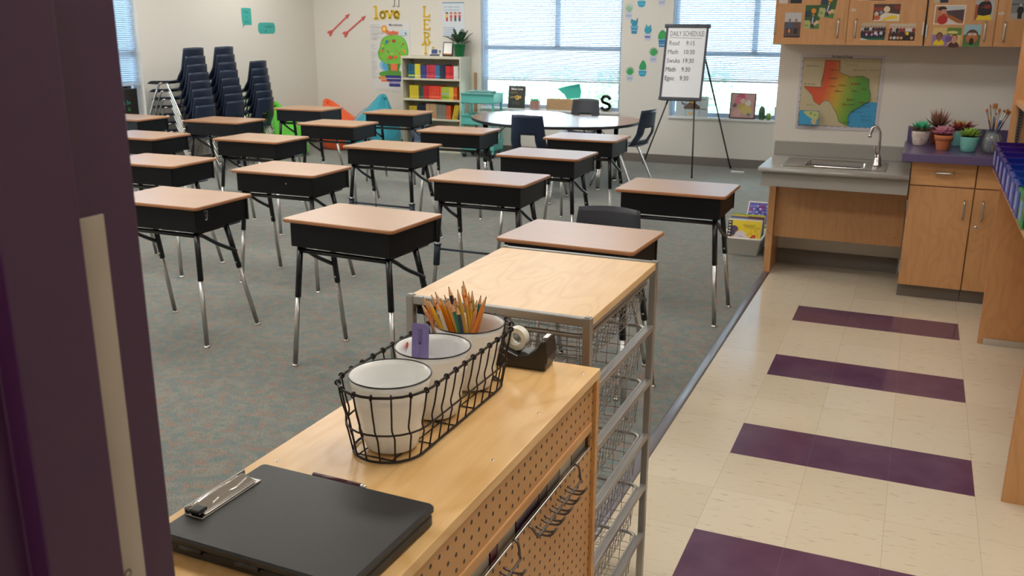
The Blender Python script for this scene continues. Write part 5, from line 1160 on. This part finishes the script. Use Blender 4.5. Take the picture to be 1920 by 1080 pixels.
for k, (c, nm_) in enumerate(binc):
    y = -.47 - k * .205; mt = mat('bin_' + nm_, c, .25, **{'Transmission Weight': .15})
    t = empty('book_bin', (.885, y, .9255), 0, '%s plastic book bin, %s in the row on the shelving' % (nm_, ['farthest', 'second', 'third', 'fourth', 'fifth', 'sixth', 'seventh', 'nearest'][k]), 'book bin', 'rainbow of book bins')
    b = MB(); wy = .085
    b.box(0, .30, -wy, wy, 0, .003)
    b.box(0, .30, -wy, -wy + .003, .003, .12).box(0, .30, wy - .003, wy, .003, .12).box(.297, .30, -wy + .003, wy - .003, .003, .12).box(-.008, -.004, -wy, wy, .0, .12)
    b.box(-.012, .302, -wy - .004, -wy + .004, .113, .12).box(-.012, .302, wy - .004, wy + .004, .113, .12).box(-.016, -.006, -wy - .004, wy + .004, .110, .12)
    b.build('body', mt, t)
    MB().box(-.0095, -.008, -wy + .05, wy - .05, .02, .085).build('label_card', mat('bin_label', '#7880ac', .5), t)

# ---------------------------------------------------------------- tubs of books beside the sink
def tub(x, y, label, rz=0, L=.2, W=.145, h=.13):
    t = empty('storage_tub', (x, y, 0), rz, label, 'tub')
    def rg(i, z): return [(a, b, z) for a, b in rrect(-W + i, W - i, -L + i, L - i, .035 - min(i, .02), 5)]
    loft([rg(.03, 0), rg(.025, .003), rg(.006, h - .012), rg(0, h - .012), rg(0, h), rg(.010, h), rg(.030, .006)]).build('body', mat('white_tub_plastic', '#f2f2ee', .35), t)
    f = loft([rg(.03, 0)]).build('bottom', mat('white_tub_plastic', '#dcdcd8', .35), t)
    return t
tub(-.545, 1.30, 'white plastic tub of spiral workbooks on carpet beside the sink panel')
def cover(w_, h_, fn, th=.006):
    q = ART(); q.card(-w_ / 2, w_ / 2, 0, h_, th, '#d8d8d4'); fn(q, w_, h_); return q
def cv_dog(q, w_, h_):
    q.rect(-w_ / 2, w_ / 2, 0, h_ - .008, '#e0c81c'); q.rect(-w_ / 2, -w_ / 2 + .03, 0, h_ - .012, '#1e1418')
    for k in range(9): q.rect(-w_ / 2 + .006, -w_ / 2 + .02, .008 + k * .022, .018 + k * .022, '#c8c4c0')
    q.rect(-w_ / 2 + .03, -w_ / 2 + .058, .09, .165, '#3a2a48'); q.poly([(-w_ / 2 + .03, 0), (-w_ / 2 + .08, 0), (-w_ / 2 + .03, .09)], '#a82c3c')
    q.poly(smooth([(-.06, .0), (-.075, .07), (-.05, .12), (-.01, .13), (.02, .10), (.05, .07), (.03, .02), (.0, 0)], 4), '#cfc4cc'); q.poly(smooth([(.03, .05), (.06, .10), (.085, .10), (.07, .05), (.04, .02)], 4), '#b82434'); q.el(-.02, .07, .02, .025, '#b8acbc'); q.el(-.06, .14, .018, .02, '#4a3458')
    rs = random.Random(6)
    for k in range(40): q.el(rs.uniform(.0, w_ / 2 - .01), rs.uniform(.01, h_ - .05), .004, .004, rs.choice(['#e08c1c', '#d8a018', '#e8d860', '#d06a28']), 7)
    q.rect(-.01, .08, h_ - .045, h_ - .038, '#b8a030'); q.rect(.0, .07, h_ - .06, h_ - .054, '#b8a030')
o = cover(.235, .215, cv_dog).build('workbook', PRINT, loc=(-.545, 1.20, .03), rot=(R(-22), 0, R(2))); tag(o, 'yellow spiral-bound workbook with a cartoon dog, front of the white tub', 'workbook')
stk = [('#c8d0d8', '#d8a090', 'pale workbook with salmon band'), ('#b4785c', '#7ea0c8', 'workbook with brown and light blue top'), ('#1f3358', '#22427a', 'navy workbook'), ('#3a2c28', '#b8843c', 'dark brown workbook with orange band'), ('#c8a04c', '#d8c060', 'tan and ochre workbook'), ('#a8c428', '#70a828', 'lime green workbook')]
for k, (c1, c2, nm_) in enumerate(stk):
    def f(q, w_, h_, c1=c1, c2=c2): q.rect(-w_ / 2, w_ / 2, 0, h_, c1); q.rect(-w_ / 2, .0, h_ - .03, h_, c2)
    q = ART(); w2, h2 = .235, .215; q.card(-w2 / 2, w2 / 2, 0, h2, .014, c1); q.rect(-w2 / 2, 0, h2 - .035, h2, c2); q.box(-w2 / 2 + .02, w2 / 2, .001, .013, h2, h2 + .0006, 0, H(c2))
    o = q.build('workbook', PRINT, loc=(-.545, 1.235 + k * .026, .022 + k * .003), rot=(R(-20), 0, R(1))); tag(o, nm_ + ' standing behind the yellow one in the tub', 'workbook')
tub(-.52, 1.83, 'second white tub on the carpet, farther behind the sink wall', 0, .2)
def cv_pat(q, w_, h_):
    q.rect(-w_ / 2 + .01, w_ / 2 - .01, .012, h_ - .012, '#5f58a8'); rs = random.Random(12)
    for i in range(9):
        for j in range(9): q.rect(-w_ / 2 + .018 + i * .024, -w_ / 2 + .034 + i * .024, .02 + j * .027, .036 + j * .027, rs.choice(['#8a84cc', '#b0a8e0', '#4a3c88', '#a03c70', '#7a8cd0', '#c8c4e4']))
    q.rect(-w_ / 2 + .01, w_ / 2 - .01, .012, .024, '#3a1c3c')
o = cover(.24, .29, cv_pat, .008).build('activity_board', PRINT, loc=(-.50, 1.66, .05), rot=(R(-42), 0, 0)); tag(o, 'white-edged board patterned in purple squares, leaning in the second tub', 'board')

# ---------------------------------------------------------------- wire drawer cart
gx0, gx1, gy0, gy1, gz = -.538, -.080, -3.640, -3.072, .968
gcx, gcy = (gx0 + gx1) / 2, (gy0 + gy1) / 2; hx, hy = (gx1 - gx0) / 2, (gy1 - gy0) / 2
ca = empty('wire_drawer_cart', (gcx, gcy, 0), 0, 'grey metal wire basket cart with a pale birch top', 'cart')
pr_ = .0095
for sx in (-1, 1):
    for sy in (-1, 1):
        p = MB().box(sx * (hx - pr_) - pr_, sx * (hx - pr_) + pr_, sy * (hy - pr_) - pr_, sy * (hy - pr_) + pr_, .0, gz).build('post', M_grey_frame, ca, bevel=.002)
        MB().box(sx * (hx - pr_) - .006, sx * (hx - pr_) + .006, sy * (hy - pr_) - .006, sy * (hy - pr_) + .006, gz, gz + .0015).build('post_cap', M_grey_frame, p)
for sy in (-1, 1): MB().box(-hx + .019, hx - .019, sy * (hy - .0085) - .0085, sy * (hy - .0085) + .0085, gz - .020, gz - .001).build('top_rail', M_grey_frame, ca, bevel=.002)
MB().box(-hx + .003, hx - .003, -hy + .018, hy - .018, gz - .022, gz - .003).build('top_board', [M_birch_pale], ca, bevel=.0015)
for sx in (-1, 1):
    MB().box(sx * (hx - .012) - .005, sx * (hx - .012) + .005, -hy + .019, hy - .019, gz - .034, gz - .0225).build('side_rail', M_grey_frame, ca)
bz_ = [.915, .785, .627, .463, .304, .148]
for i, z in enumerate(bz_):
    for sx in (-1, 1):
        if i: MB().box(sx * (hx - .0085) - .0075, sx * (hx - .0085) + .0075, -hy + .019, hy - .019, z - .010, z + .006).build('runner', M_grey_frame, ca, bevel=.002)
def basket(dep):
    bw2, bd2 = hx - .024, hy - .03; r_ = .0011; s = MB(); sp = .0285
    ins = .018; cr = .018
    nx, ny = int(2 * (bw2 - .012) / sp), int(2 * (bd2 - .012) / sp)
    def U_(h): return smooth([(-h, 0), (-h + ins * .6, -dep + cr), (-h + ins + cr * .6, -dep), (0, -dep), (h - ins - cr * .6, -dep), (h - ins * .6, -dep + cr), (h, 0)], 3, False)
    for k in range(ny + 1):
        y = -bd2 + .012 + k * (2 * bd2 - .024) / ny; s.tube([(a, y, b) for a, b in U_(bw2)], r_, 3, caps=False)
    for k in range(nx + 1):
        x = -bw2 + .012 + k * (2 * bw2 - .024) / nx; s.tube([(x, a, b) for a, b in U_(bd2)], r_, 3, caps=False)
    for j in range(1, int(dep / sp) + 1):
        z = -j * sp
        if z < -dep + .008: break
        i_ = ins * .6 * (-z / dep) * 1.1
        s.tube([(a, b, z) for a, b in rrect(-bw2 + i_, bw2 - i_, -bd2 + i_, bd2 - i_, .02, 2)], r_, 3, closed=True)
    m_ = s.mesh('wire_mesh', M_wire_grey)
    q = MB().tube([(a, b, 0) for a, b in rrect(-bw2 - .004, bw2 + .004, -bd2, bd2 + .006, .028, 4)], .0052, 8, closed=True); return m_, q.mesh('basket_rim', M_grey_frame)
wm, rm = basket(.085); wm2, rm2 = basket(.125)
for i, z in enumerate(bz_):
    b = bpy.data.objects.new('basket_rim', rm if i == 0 else rm2); COL.objects.link(b); b.parent = ca; b.location = (0, 0, z)
    c = bpy.data.objects.new('wire_mesh', wm if i == 0 else wm2); COL.objects.link(c); c.parent = b; c['kind'] = 'stuff'
bk = MB().box(-hx + .012, -hx + .05, -.012, .012, 0, .018).build('corner_bracket', M_leg, ca, loc=(.002, -hy + .04, gz - .052))

# ---------------------------------------------------------------- pegboard shelf unit in the foreground
px0, px1, py1, py0, pz = -.378, -.010, -3.780, -4.94, .915
pcx = (px0 + px1) / 2; ph_ = (px1 - px0) / 2; PL = (py1 - py0)
pg = empty('pegboard_unit', (pcx, py1, 0), 0, 'birch storage unit with pegboard side in the near foreground', 'storage unit')
MB().box(-ph_, ph_, -PL, 0, pz - .019, pz).build('top_board', [M_birch], pg, bevel=.0012)
MB().box(-ph_ + .0005, ph_ - .0005, -.019, -.0005, 0, pz - .019).build('end_panel', M_birch_edge, pg, bevel=.001)
MB().box(-ph_ + .0005, ph_ - .0005, -PL, -PL + .019, 0, pz - .019).build('end_panel', M_birch_edge, pg, bevel=.001)
def peg_mat():
    mt = bpy.data.materials.new('pegboard'); mt.use_nodes = True; nt = mt.node_tree; b = nt.nodes['Principled BSDF']; tc = nt.nodes.new('ShaderNodeTexCoord'); sp = nt.nodes.new('ShaderNodeSeparateXYZ'); nt.links.new(tc.outputs['Object'], sp.inputs[0])
    P_ = .0254
    fy = mth(nt, 'SUBTRACT', mth(nt, 'FRACT', mth(nt, 'ADD', mth(nt, 'DIVIDE', sp.outputs[1], P_), 200.3)), .5); fz = mth(nt, 'SUBTRACT', mth(nt, 'FRACT', mth(nt, 'ADD', mth(nt, 'DIVIDE', sp.outputs[2], P_), 200.15)), .5)
    r = mth(nt, 'SQRT', mth(nt, 'ADD', mth(nt, 'MULTIPLY', fy, fy), mth(nt, 'MULTIPLY', fz, fz)))
    hole = mth(nt, 'LESS_THAN', r, .15)
    n = nt.nodes.new('ShaderNodeTexNoise'); n.inputs['Scale'].default_value = 9; n.inputs['Detail'].default_value = 4; nt.links.new(tc.outputs['Object'], n.inputs['Vector'])
    c = mixc(nt, hole, mixc(nt, n.outputs[0], H('#bd8a54'), H('#c99a64')), H('#2e1c10')); nt.links.new(c, b.inputs['Base Color']); b.inputs['Roughness'].default_value = .45
    bp = nt.nodes.new('ShaderNodeBump'); bp.inputs['Strength'].default_value = .8; bp.inputs['Distance'].default_value = .003; bp.invert = True; nt.links.new(hole, bp.inputs['Height']); nt.links.new(bp.outputs[0], b.inputs['Normal'])
    return mt
M_peg = peg_mat()
xo = ph_ - .008
sl0, sl1 = .757, .789
MB().box(xo - .006, xo, -PL + .019, -.019, sl1 + .004, pz - .019).box(xo - .006, xo, -PL + .019, -.019, .03, sl0 - .003).box(xo - .006, xo, -.026, -.019, sl0 - .003, sl1 + .004).build('pegboard_panel', M_peg, pg)
MB().box(xo - .004, xo + .0035, -PL + .019, -.030, sl1, sl1 + .020).build('wooden_rail', M_birch_edge, pg, bevel=.002)
MB().box(xo - .004, xo + .002, -PL + .019, -.030, sl0 - .004, sl0).build('metal_lip', M_steel, pg, bevel=.0008)
MB().box(-ph_ + .004, -ph_ + .010, -PL + .019, -.019, .03, pz - .019).build('back_board', M_birch_edge, pg)
MB().box(-ph_ + .010, xo - .007, -PL + .019, -.019, .70, .712).build('inner_shelf', M_birch_edge, pg)
for k, (x, y) in enumerate(((ph_ - .022, -.045), (ph_ - .03, -.26), (ph_ - .028, -.46), (-ph_ + .03, -.60))):
    q_ = MB().lathe([(0, .0008), (.0022, .0008), (.003, 0)], 12).build('screw_head', M_steel, pg, loc=(x, y, pz + .0002))
ins_items = [(-.075, .040, '#8a8478', 'box'), (-.150, .030, '#b8b0a0', 'box'), (-.215, .030, '#7a7268', 'box'), (-.268, .018, '#4a3a38', 'box'), (-.34, .050, '#2c1830', 'folder'), (-.430, .035, '#8c8070', 'box'), (-.482, .012, '#5a2430', 'folder'), (-.56, .060, '#a89c88', 'box')]
for k, (yy, wd, c, kd) in enumerate(ins_items):
    o = MB().box(-.10, .0, -wd, wd, 0, .10).build('supply_' + kd, mat('supply_' + c, c, .35), loc=(px1 - .0165, py1 + yy, .7125), bevel=.001)
    tag(o, '%s inside the pegboard unit behind its slot, %s from far end' % ({'#8a8478': 'grey box', '#b8b0a0': 'pale box', '#7a7268': 'taupe box', '#4a3a38': 'brown box', '#2c1830': 'wide purple folder', '#8c8070': 'drab box', '#5a2430': 'maroon folder', '#a89c88': 'beige box'}[c], ['first', 'second', 'third', 'fourth', 'fifth', 'sixth', 'seventh', 'eighth'][k]), 'box' if kd == 'box' else 'folder')
def hook_rack(y0, y1, z, label):
    t = empty('hook_rack', (px1 - .0078, (y0 + y1) / 2, z), 0, label, 'hook rack', 'wire hook racks on the pegboard'); L = (y1 - y0) / 2
    MB().tube(smooth([(.001, L, .032), (.010, L, .026), (.014, L - .003, .006), (.016, L - .012, 0), (.016, 0, 0), (.016, -L + .012, 0), (.016, -L, .004), (.008, -L - .002, .016), (.001, -L - .002, .020)], 4, False), .0024, 8).build('rail', mat('hook_metal', '#6a6058', .35, .7), t)
    for k in range(5):
        y = L - .05 - k * (2 * L - .07) / 4
        MB().tube(smooth([(.002, y + .007, .004), (.018, y + .007, .0), (.034, y + .007, .001), (.042, y + .005, .010), (.044, y, .014), (.042, y - .005, .010), (.034, y - .007, .001), (.018, y - .007, .0), (.002, y - .007, .004)], 3, False), .0021, 8).tube([(.018, y + .007, -.0005), (.018, y - .007, -.0005)], .0018, 6).tube([(.030, y + .007, -.0005), (.030, y - .007, -.0005)], .0018, 6).build('prong', mat('hook_metal', '#6a6058', .35, .7), t)
hook_rack(-4.135, -3.905, .728, 'bent wire hook rack on the pegboard, the farther of two')
hook_rack(-4.435, -4.205, .728, 'bent wire hook rack on the pegboard, nearer and cut by the picture')

# ---------------------------------------------------------------- wire basket, cups, pencils, tape, clipboard
bxc, bzc = -.208, pz + .0005
wb_ = empty('wire_basket', (bxc, -4.12, bzc), 0, 'dark wire basket holding three white cups on the birch unit', 'basket')
ya, yb = -.148, .148           # centres of the round ends
def stadium(r, z, n=12, xr=1.0):
    return [(r * math.cos(R(180 + 180 * k / n)) * xr, ya + r * math.sin(R(180 + 180 * k / n)), z) for k in range(n + 1)] + [(r * math.cos(R(180 * k / n)) * xr, yb + r * math.sin(R(180 * k / n)), z) for k in range(n + 1)]
def stad_pt(r, s_):    # s_ in [0,1) around, the same share of arc and straight at every radius
    Ls = yb - ya; d = s_ * 34
    if d < 8: a = PI + PI * d / 8; return (r * math.cos(a), ya + r * math.sin(a))
    d -= 8
    if d < 9: return (r, ya + Ls * d / 9)
    d -= 9
    if d < 8: a = PI * d / 8; return (r * math.cos(a), yb + r * math.sin(a))
    return (-r, yb - Ls * (d - 8) / 9)
rt_, rm_, rb_ = .079, .069, .060; zt_, zm_, zb2 = .119, .052, .0032
MB().tube(stadium(rt_, zt_), .0024, 8, closed=True).build('top_ring', M_wire_dark, wb_)
MB().tube(stadium(rm_, zm_), .0017, 8, closed=True).build('middle_ring', M_wire_dark, wb_)
MB().tube(stadium(rb_, zb2), .0022, 8, closed=True).build('bottom_ring', M_wire_dark, wb_)
NW = 34
for k in range(NW):
    s_ = (k + .5) / NW; (x1_, y1_), (x2_, y2_), (x3_, y3_) = stad_pt(rt_, s_), stad_pt(rm_, s_), stad_pt(rb_, s_)
    # unit direction along the rim for the kink
    (xa, ya_), (xb, yb_) = stad_pt(rt_, (s_ - .003) % 1), stad_pt(rt_, (s_ + .003) % 1); tv = Vector((xb - xa, yb_ - ya_, 0)).normalized() * .006; nv = Vector((tv.y, -tv.x, 0)).normalized()
    P1, P2, P3 = Vector((x1_, y1_, zt_)), Vector((x2_, y2_, zm_)), Vector((x3_, y3_, zb2))
    mb = MB().tube(smooth([P1 - Vector((0, 0, .004)), P1.lerp(P2, .5), P2 + Vector((0, 0, .014)), P2 + Vector((0, 0, .006)) + tv * .08, P2 + Vector((0, 0, -.004)) + tv * .62, P2.lerp(P3, .25) + tv * .7, P2.lerp(P3, .6) + tv * .7, P3 + tv * .7], 3, False), .00145, 6)
    mb.tube([P1 + nv * .0042 * math.cos(2 * PI * j / 10) + Vector((0, 0, .0042 * math.sin(2 * PI * j / 10))) for j in range(10)], .0015, 5, closed=True)
    mb.build('upright_wire', M_wire_dark, wb_)
for y in (-.19, -.11, -.03, .05, .13, .19):
    hw = rb_ if abs(y) <= yb else math.sqrt(max(0, rb_ ** 2 - (abs(y) - yb) ** 2)); MB().tube([(-hw, y, .0016), (hw, y, .0016)], .0013, 5).build('base_wire', M_wire_dark, wb_)
for x in (-.03, .03): MB().tube([(x, ya - .05, .0035), (x, yb + .05, .0035)], .0013, 5).build('base_wire', M_wire_dark, wb_)
def cup_obj():
    t = empty('enamel_cup', (0, 0, 0), 0, 'x', 'cup', 'white enamel cups in the wire basket')
    o_ = [(0, .0), (.040, .0), (.0425, .002)]
    for z in (.02, .03, .033, .036, .060, .080, .083, .086, .110, .1215): o_.append((.0425 + (.066 - .0425) * z / .1215 + (.0008 if z in (.033, .083) else 0), z))
    inn = [(r_ - .0016, z) for r_, z in reversed(o_[3:])] + [(.040, .004), (0, .0035)]
    MB().lathe(o_ + inn, 48).build('body', M_enamel, t)
    MB().tube([(.0658 * math.cos(2 * PI * k / 48), .0658 * math.sin(2 * PI * k / 48), .122) for k in range(48)], .0013, 8, closed=True).build('rim', M_rim, t)
    return t
c0 = cup_obj(); cz_ = bzc + .0053
c0.location = (bxc, -4.262, cz_); c0['label'] = 'empty white enamel cup with black rim, nearest in the wire basket'
c1 = dup(c0, (bxc, -4.118, cz_), 0, 'middle white enamel cup, with red marks and a lavender ruler inside')
c2 = dup(c0, (bxc, -3.974, cz_), 0, 'farthest white enamel cup, filled with pencils')
q = ART(); q.poly(smooth([(-.007, .002), (-.004, .008), (.003, .009), (.007, .003), (.002, -.003), (-.004, -.002)], 3), '#c82a28'); q.poly([(.006, -.003), (.009, .002), (.0075, -.006)], '#8a2a2a'); q.poly(smooth([(-.004, -.012), (.0, -.014), (.009, -.024), (.006, -.026), (-.002, -.018)], 3), '#c83a34')
q.build('red_mark', PRINT, c1, loc=(-.0575, .012, .108), rot=(0, R(10), R(-79)))
rl = empty('plastic_ruler', (bxc - .012, -4.150, cz_ + .006), R(8), 'lavender plastic strip standing in the middle cup', 'ruler')
rm3 = MB().prism(rrect(-.0155, .0155, 0, .160, .004, 4), -.001, .001).prism([(-.003, .125), (.003, .125), (.003, .150), (-.003, .150)], -.0022, -.001).build('strip', mat('lavender_plastic', '#7d6fa6', .35, **{'Transmission Weight': .1}), rl, rot=(R(-6), 0, 0), bevel=.0006)
q = ART(-.0025); q.rect(-.0026, .0026, .127, .150, '#5f5290'); q.rect(-.0018, .0018, .124, .128, '#251c38'); q.rect(-.0004, .0004, .01, .12, '#6b5d96'); q.build('groove', PRINT, rl, rot=(R(-6), 0, 0))
pens = [(-.297, 1.088, 'clear'), (-.290, 1.084, 'orange'), (-.283, 1.093, 'orange'), (-.276, 1.090, 'yellow'), (-.268, 1.092, 'orange'), (-.262, 1.084, 'white'), (-.256, 1.091, 'orange'), (-.249, 1.092, 'black'), (-.245, 1.088, 'yellow'),
        (-.240, 1.093, 'salmon'), (-.235, 1.089, 'orange'), (-.231, 1.092, 'green'), (-.226, 1.090, 'green'), (-.245, 1.112, 'black'), (-.233, 1.115, 'orange'), (-.226, 1.111, 'orange'), (-.219, 1.113, 'gold'), (-.222, 1.087, 'yellow'),
        (-.208, 1.100, 'gold'), (-.203, 1.105, 'olive'), (-.212, 1.085, 'navy'), (-.190, 1.095, 'teal'), (-.193, 1.086, 'navy'), (-.176, 1.086, 'salmon'), (-.157, 1.109, 'orange'), (-.238, 1.075, 'olive'), (-.293, 1.078, 'salmon'), (-.279, 1.080, 'orange'), (-.271, 1.082, 'yellow'), (-.265, 1.088, 'orange'), (-.258, 1.080, 'orange'), (-.252, 1.084, 'orange'), (-.287, 1.089, 'orange'), (-.216, 1.098, 'orange'), (-.2, 1.085, 'yellow'), (-.185, 1.075, 'salmon')]
PC = {'orange': '#e88418', 'yellow': '#e8b024', 'black': '#1c1020', 'white': '#e0d8cc', 'salmon': '#d88a5c', 'green': '#1f7a4c', 'gold': '#c89a30', 'olive': '#a8a03c', 'navy': '#22304c', 'teal': '#2a8a7c', 'clear': '#d89a58'}
M_pw = mat('pencil_wood', '#d8a878', .6); M_lead = mat('pencil_lead', '#2c2a2c', .4)
PM = {}
def pencil_meshes(c):
    if c in PM: return PM[c]
    L = .165; a = MB().lathe([(0, 0), (.0036, 0), (.0036, L - .018)], 6, smooth=False).mesh('barrel', mat('pencil_' + c, PC[c], .3))
    b = MB().lathe([(.0036, L - .018), (.0012, L - .004)], 12).mesh('sharpened_wood', M_pw); d = MB().lathe([(.0012, L - .004), (0, L)], 8).mesh('lead_tip', M_lead)
    PM[c] = (a, b, d); return PM[c]
rsp = random.Random(21)
seen = {}
for k, (tx, tz, c) in enumerate(pens):
    lean = (-.228 - tx) ; yb3 = -3.974 + rsp.uniform(-.022, .022); ty = yb3 + rsp.uniform(-.012, .02) - .012
    L = .165; bx3 = bxc + .010 + lean * -.28 + rsp.uniform(-.005, .005); bx3 = max(bxc - .03, min(bxc + .032, bx3 if tx < -.2 else bxc - .012))
    top = Vector((tx, ty, tz)); dv = Vector((bx3 - tx, yb3 - ty, 0)); dz = math.sqrt(max(.0001, L * L - dv.length_squared)); bot = Vector((bx3, yb3, tz - dz))
    if bot.z < cz_ + .005: bot.z = cz_ + .005
    d = (top - bot).normalized(); seen[c] = seen.get(c, 0) + 1
    lab = {'clear': 'pale half-clear pencil leaning out lowest over the lavender ruler', 'white': 'white printed pencil among the orange ones', 'teal': 'teal and yellow pencil with a pink point near the cup edge'}.get(c)
    if not lab:
        lab = {'orange': 'sharpened orange pencil in the farthest cup', 'yellow': 'sharpened yellow pencil in the farthest cup', 'black': 'black pencil leaning in the farthest cup', 'salmon': 'salmon-coloured pencil in the farthest cup', 'green': 'dark green pencil in the farthest cup', 'gold': 'gold pencil in the farthest cup', 'olive': 'olive pencil in the farthest cup', 'navy': 'navy pencil in the farthest cup'}[c]
    if (c, tx) == ('orange', -.157): lab = 'orange pencil standing apart at the cup edge beside the tape'
    t = empty('pencil', bot, 0, lab, 'pencil', c + ' pencils in the farthest cup'); t.rotation_euler = Vector((0, 0, 1)).rotation_difference(d).to_euler()
    for me in pencil_meshes(c): o = bpy.data.objects.new(me.name, me); COL.objects.link(o); o.parent = t
# tape dispenser
td = empty('tape_dispenser', (-.107, -3.818, pz + .0003), R(3), 'black desktop tape dispenser behind the wire basket', 'tape dispenser')
pf_ = [(0, 0), (.004, .030), (-.001, .062), (-.008, .062), (-.020, .042), (-.036, .030), (-.058, .026), (-.080, .034), (-.098, .046), (-.118, .052), (-.136, .042), (-.142, .02), (-.140, 0)]
MB().prism(smooth(pf_[:1] + pf_[1:], 1), -.028, .028).build('body', mat('black_plastic', '#201c1a', .35), td, bevel=.003)
MB().prism([(.0042, .012), (.0062, .030), (.0012, .064), (-.0012, .063), (.003, .03)], -.0285, .0285).build('front_edge', mat('black_plastic', '#201c1a', .35), td)
MB().box(-.009, .0005, -.013, .013, .0625, .0665).build('cutter_blade', M_steel, td)
rl_ = MB(); n = 32; vs = []
for (r_, y) in ((.0235, -.010), (.0235, .010), (.013, .010), (.013, -.010)):
    for k in range(n): vs.append((r_ * math.cos(2 * PI * k / n), y, r_ * math.sin(2 * PI * k / n)))
rl_.add(vs, [(i * n + k, ((i + 1) % 4) * n + k, ((i + 1) % 4) * n + (k + 1) % n, i * n + (k + 1) % n) for i in range(4) for k in range(n)])
tp = rl_.build('tape_roll', mat('matte_tape', '#dcd8c8', .4), loc=(-.176, -3.820, pz + .0535)); tag(tp, 'white roll of tape in the black dispenser', 'tape')
# storage clipboard
cb = empty('storage_clipboard', (-.178, -4.553, pz + .0003), R(-1.0), 'black storage clipboard case with metal clip on the birch unit', 'clipboard')
M_case = mat('black_case', '#1d1d1f', .42, noise=(400, .15), bump=.15)
def rb(x0, x1, y0, y1, z0, z1, r, e): return MB().rbox(x0, x1, y0, y1, z0, z1, r, 5, e=e)
rb(-.144, .146, -.102, .106, 0, .017, .010, .003).build('tray', M_case, cb)
rb(-.148, .148, -.108, .108, .0185, .030, .010, .003).build('lid', M_case, cb)
for x in (-.09, 0.0, .09): MB().tube([(x - .018, -.106, .0175), (x + .018, -.106, .0175)], .004, 8).build('hinge', M_case, cb)
ck = MB().box(-.142, -.112, -.060, .060, .0302, .0318).box(-.143, -.141, -.060, .060, .0302, .042).box(-.118, -.1165, -.05, .05, .0318, .036)
ckp = ck.build('clip_base', M_chrome, cb, bevel=.0006)
MB().tube(smooth([(-.139, .056, .035), (-.139, -.02, .040), (-.138, -.056, .035)], 4, False), .003, 8).build('spring_bar', M_chrome, cb)
MB().prism([(-.138, .038), (-.120, .034), (-.114, .0325), (-.114, .0335), (-.120, .0355), (-.138, .041)], -.052, .052).build('jaw', M_chrome, cb, bevel=.0005)
MB().tube(smooth([(-.128, .048, .037), (-.124, .02, .036), (-.128, .0, .036), (-.122, -.03, .036)], 4, False), .0016, 6).build('spring_wire', M_chrome, cb)
MB().box(-.136, -.118, -.060, -.042, .034, .040).build('rubber_stop', M_leg, cb, bevel=.002)
MB().lathe([(0, .002), (.003, .0015), (.004, 0)], 12, (-.128, .052, .032)).build('rivet', M_chrome, cb)
pn = empty('pen', (-.190, -4.4415, pz + .0275), 0, 'dark red pen lying along the far edge of the clipboard case', 'pen'); pn.rotation_euler = (0, 0, R(-1.0))
MB().tube([(-.045, 0, 0), (.038, 0, 0)], .0042, 10).build('barrel', mat('maroon_plastic', '#4a1420', .25), pn)
MB().tube([(.038, 0, 0), (.046, 0, 0)], [.0042, .0025], 10).build('cap_end', M_chrome, pn)
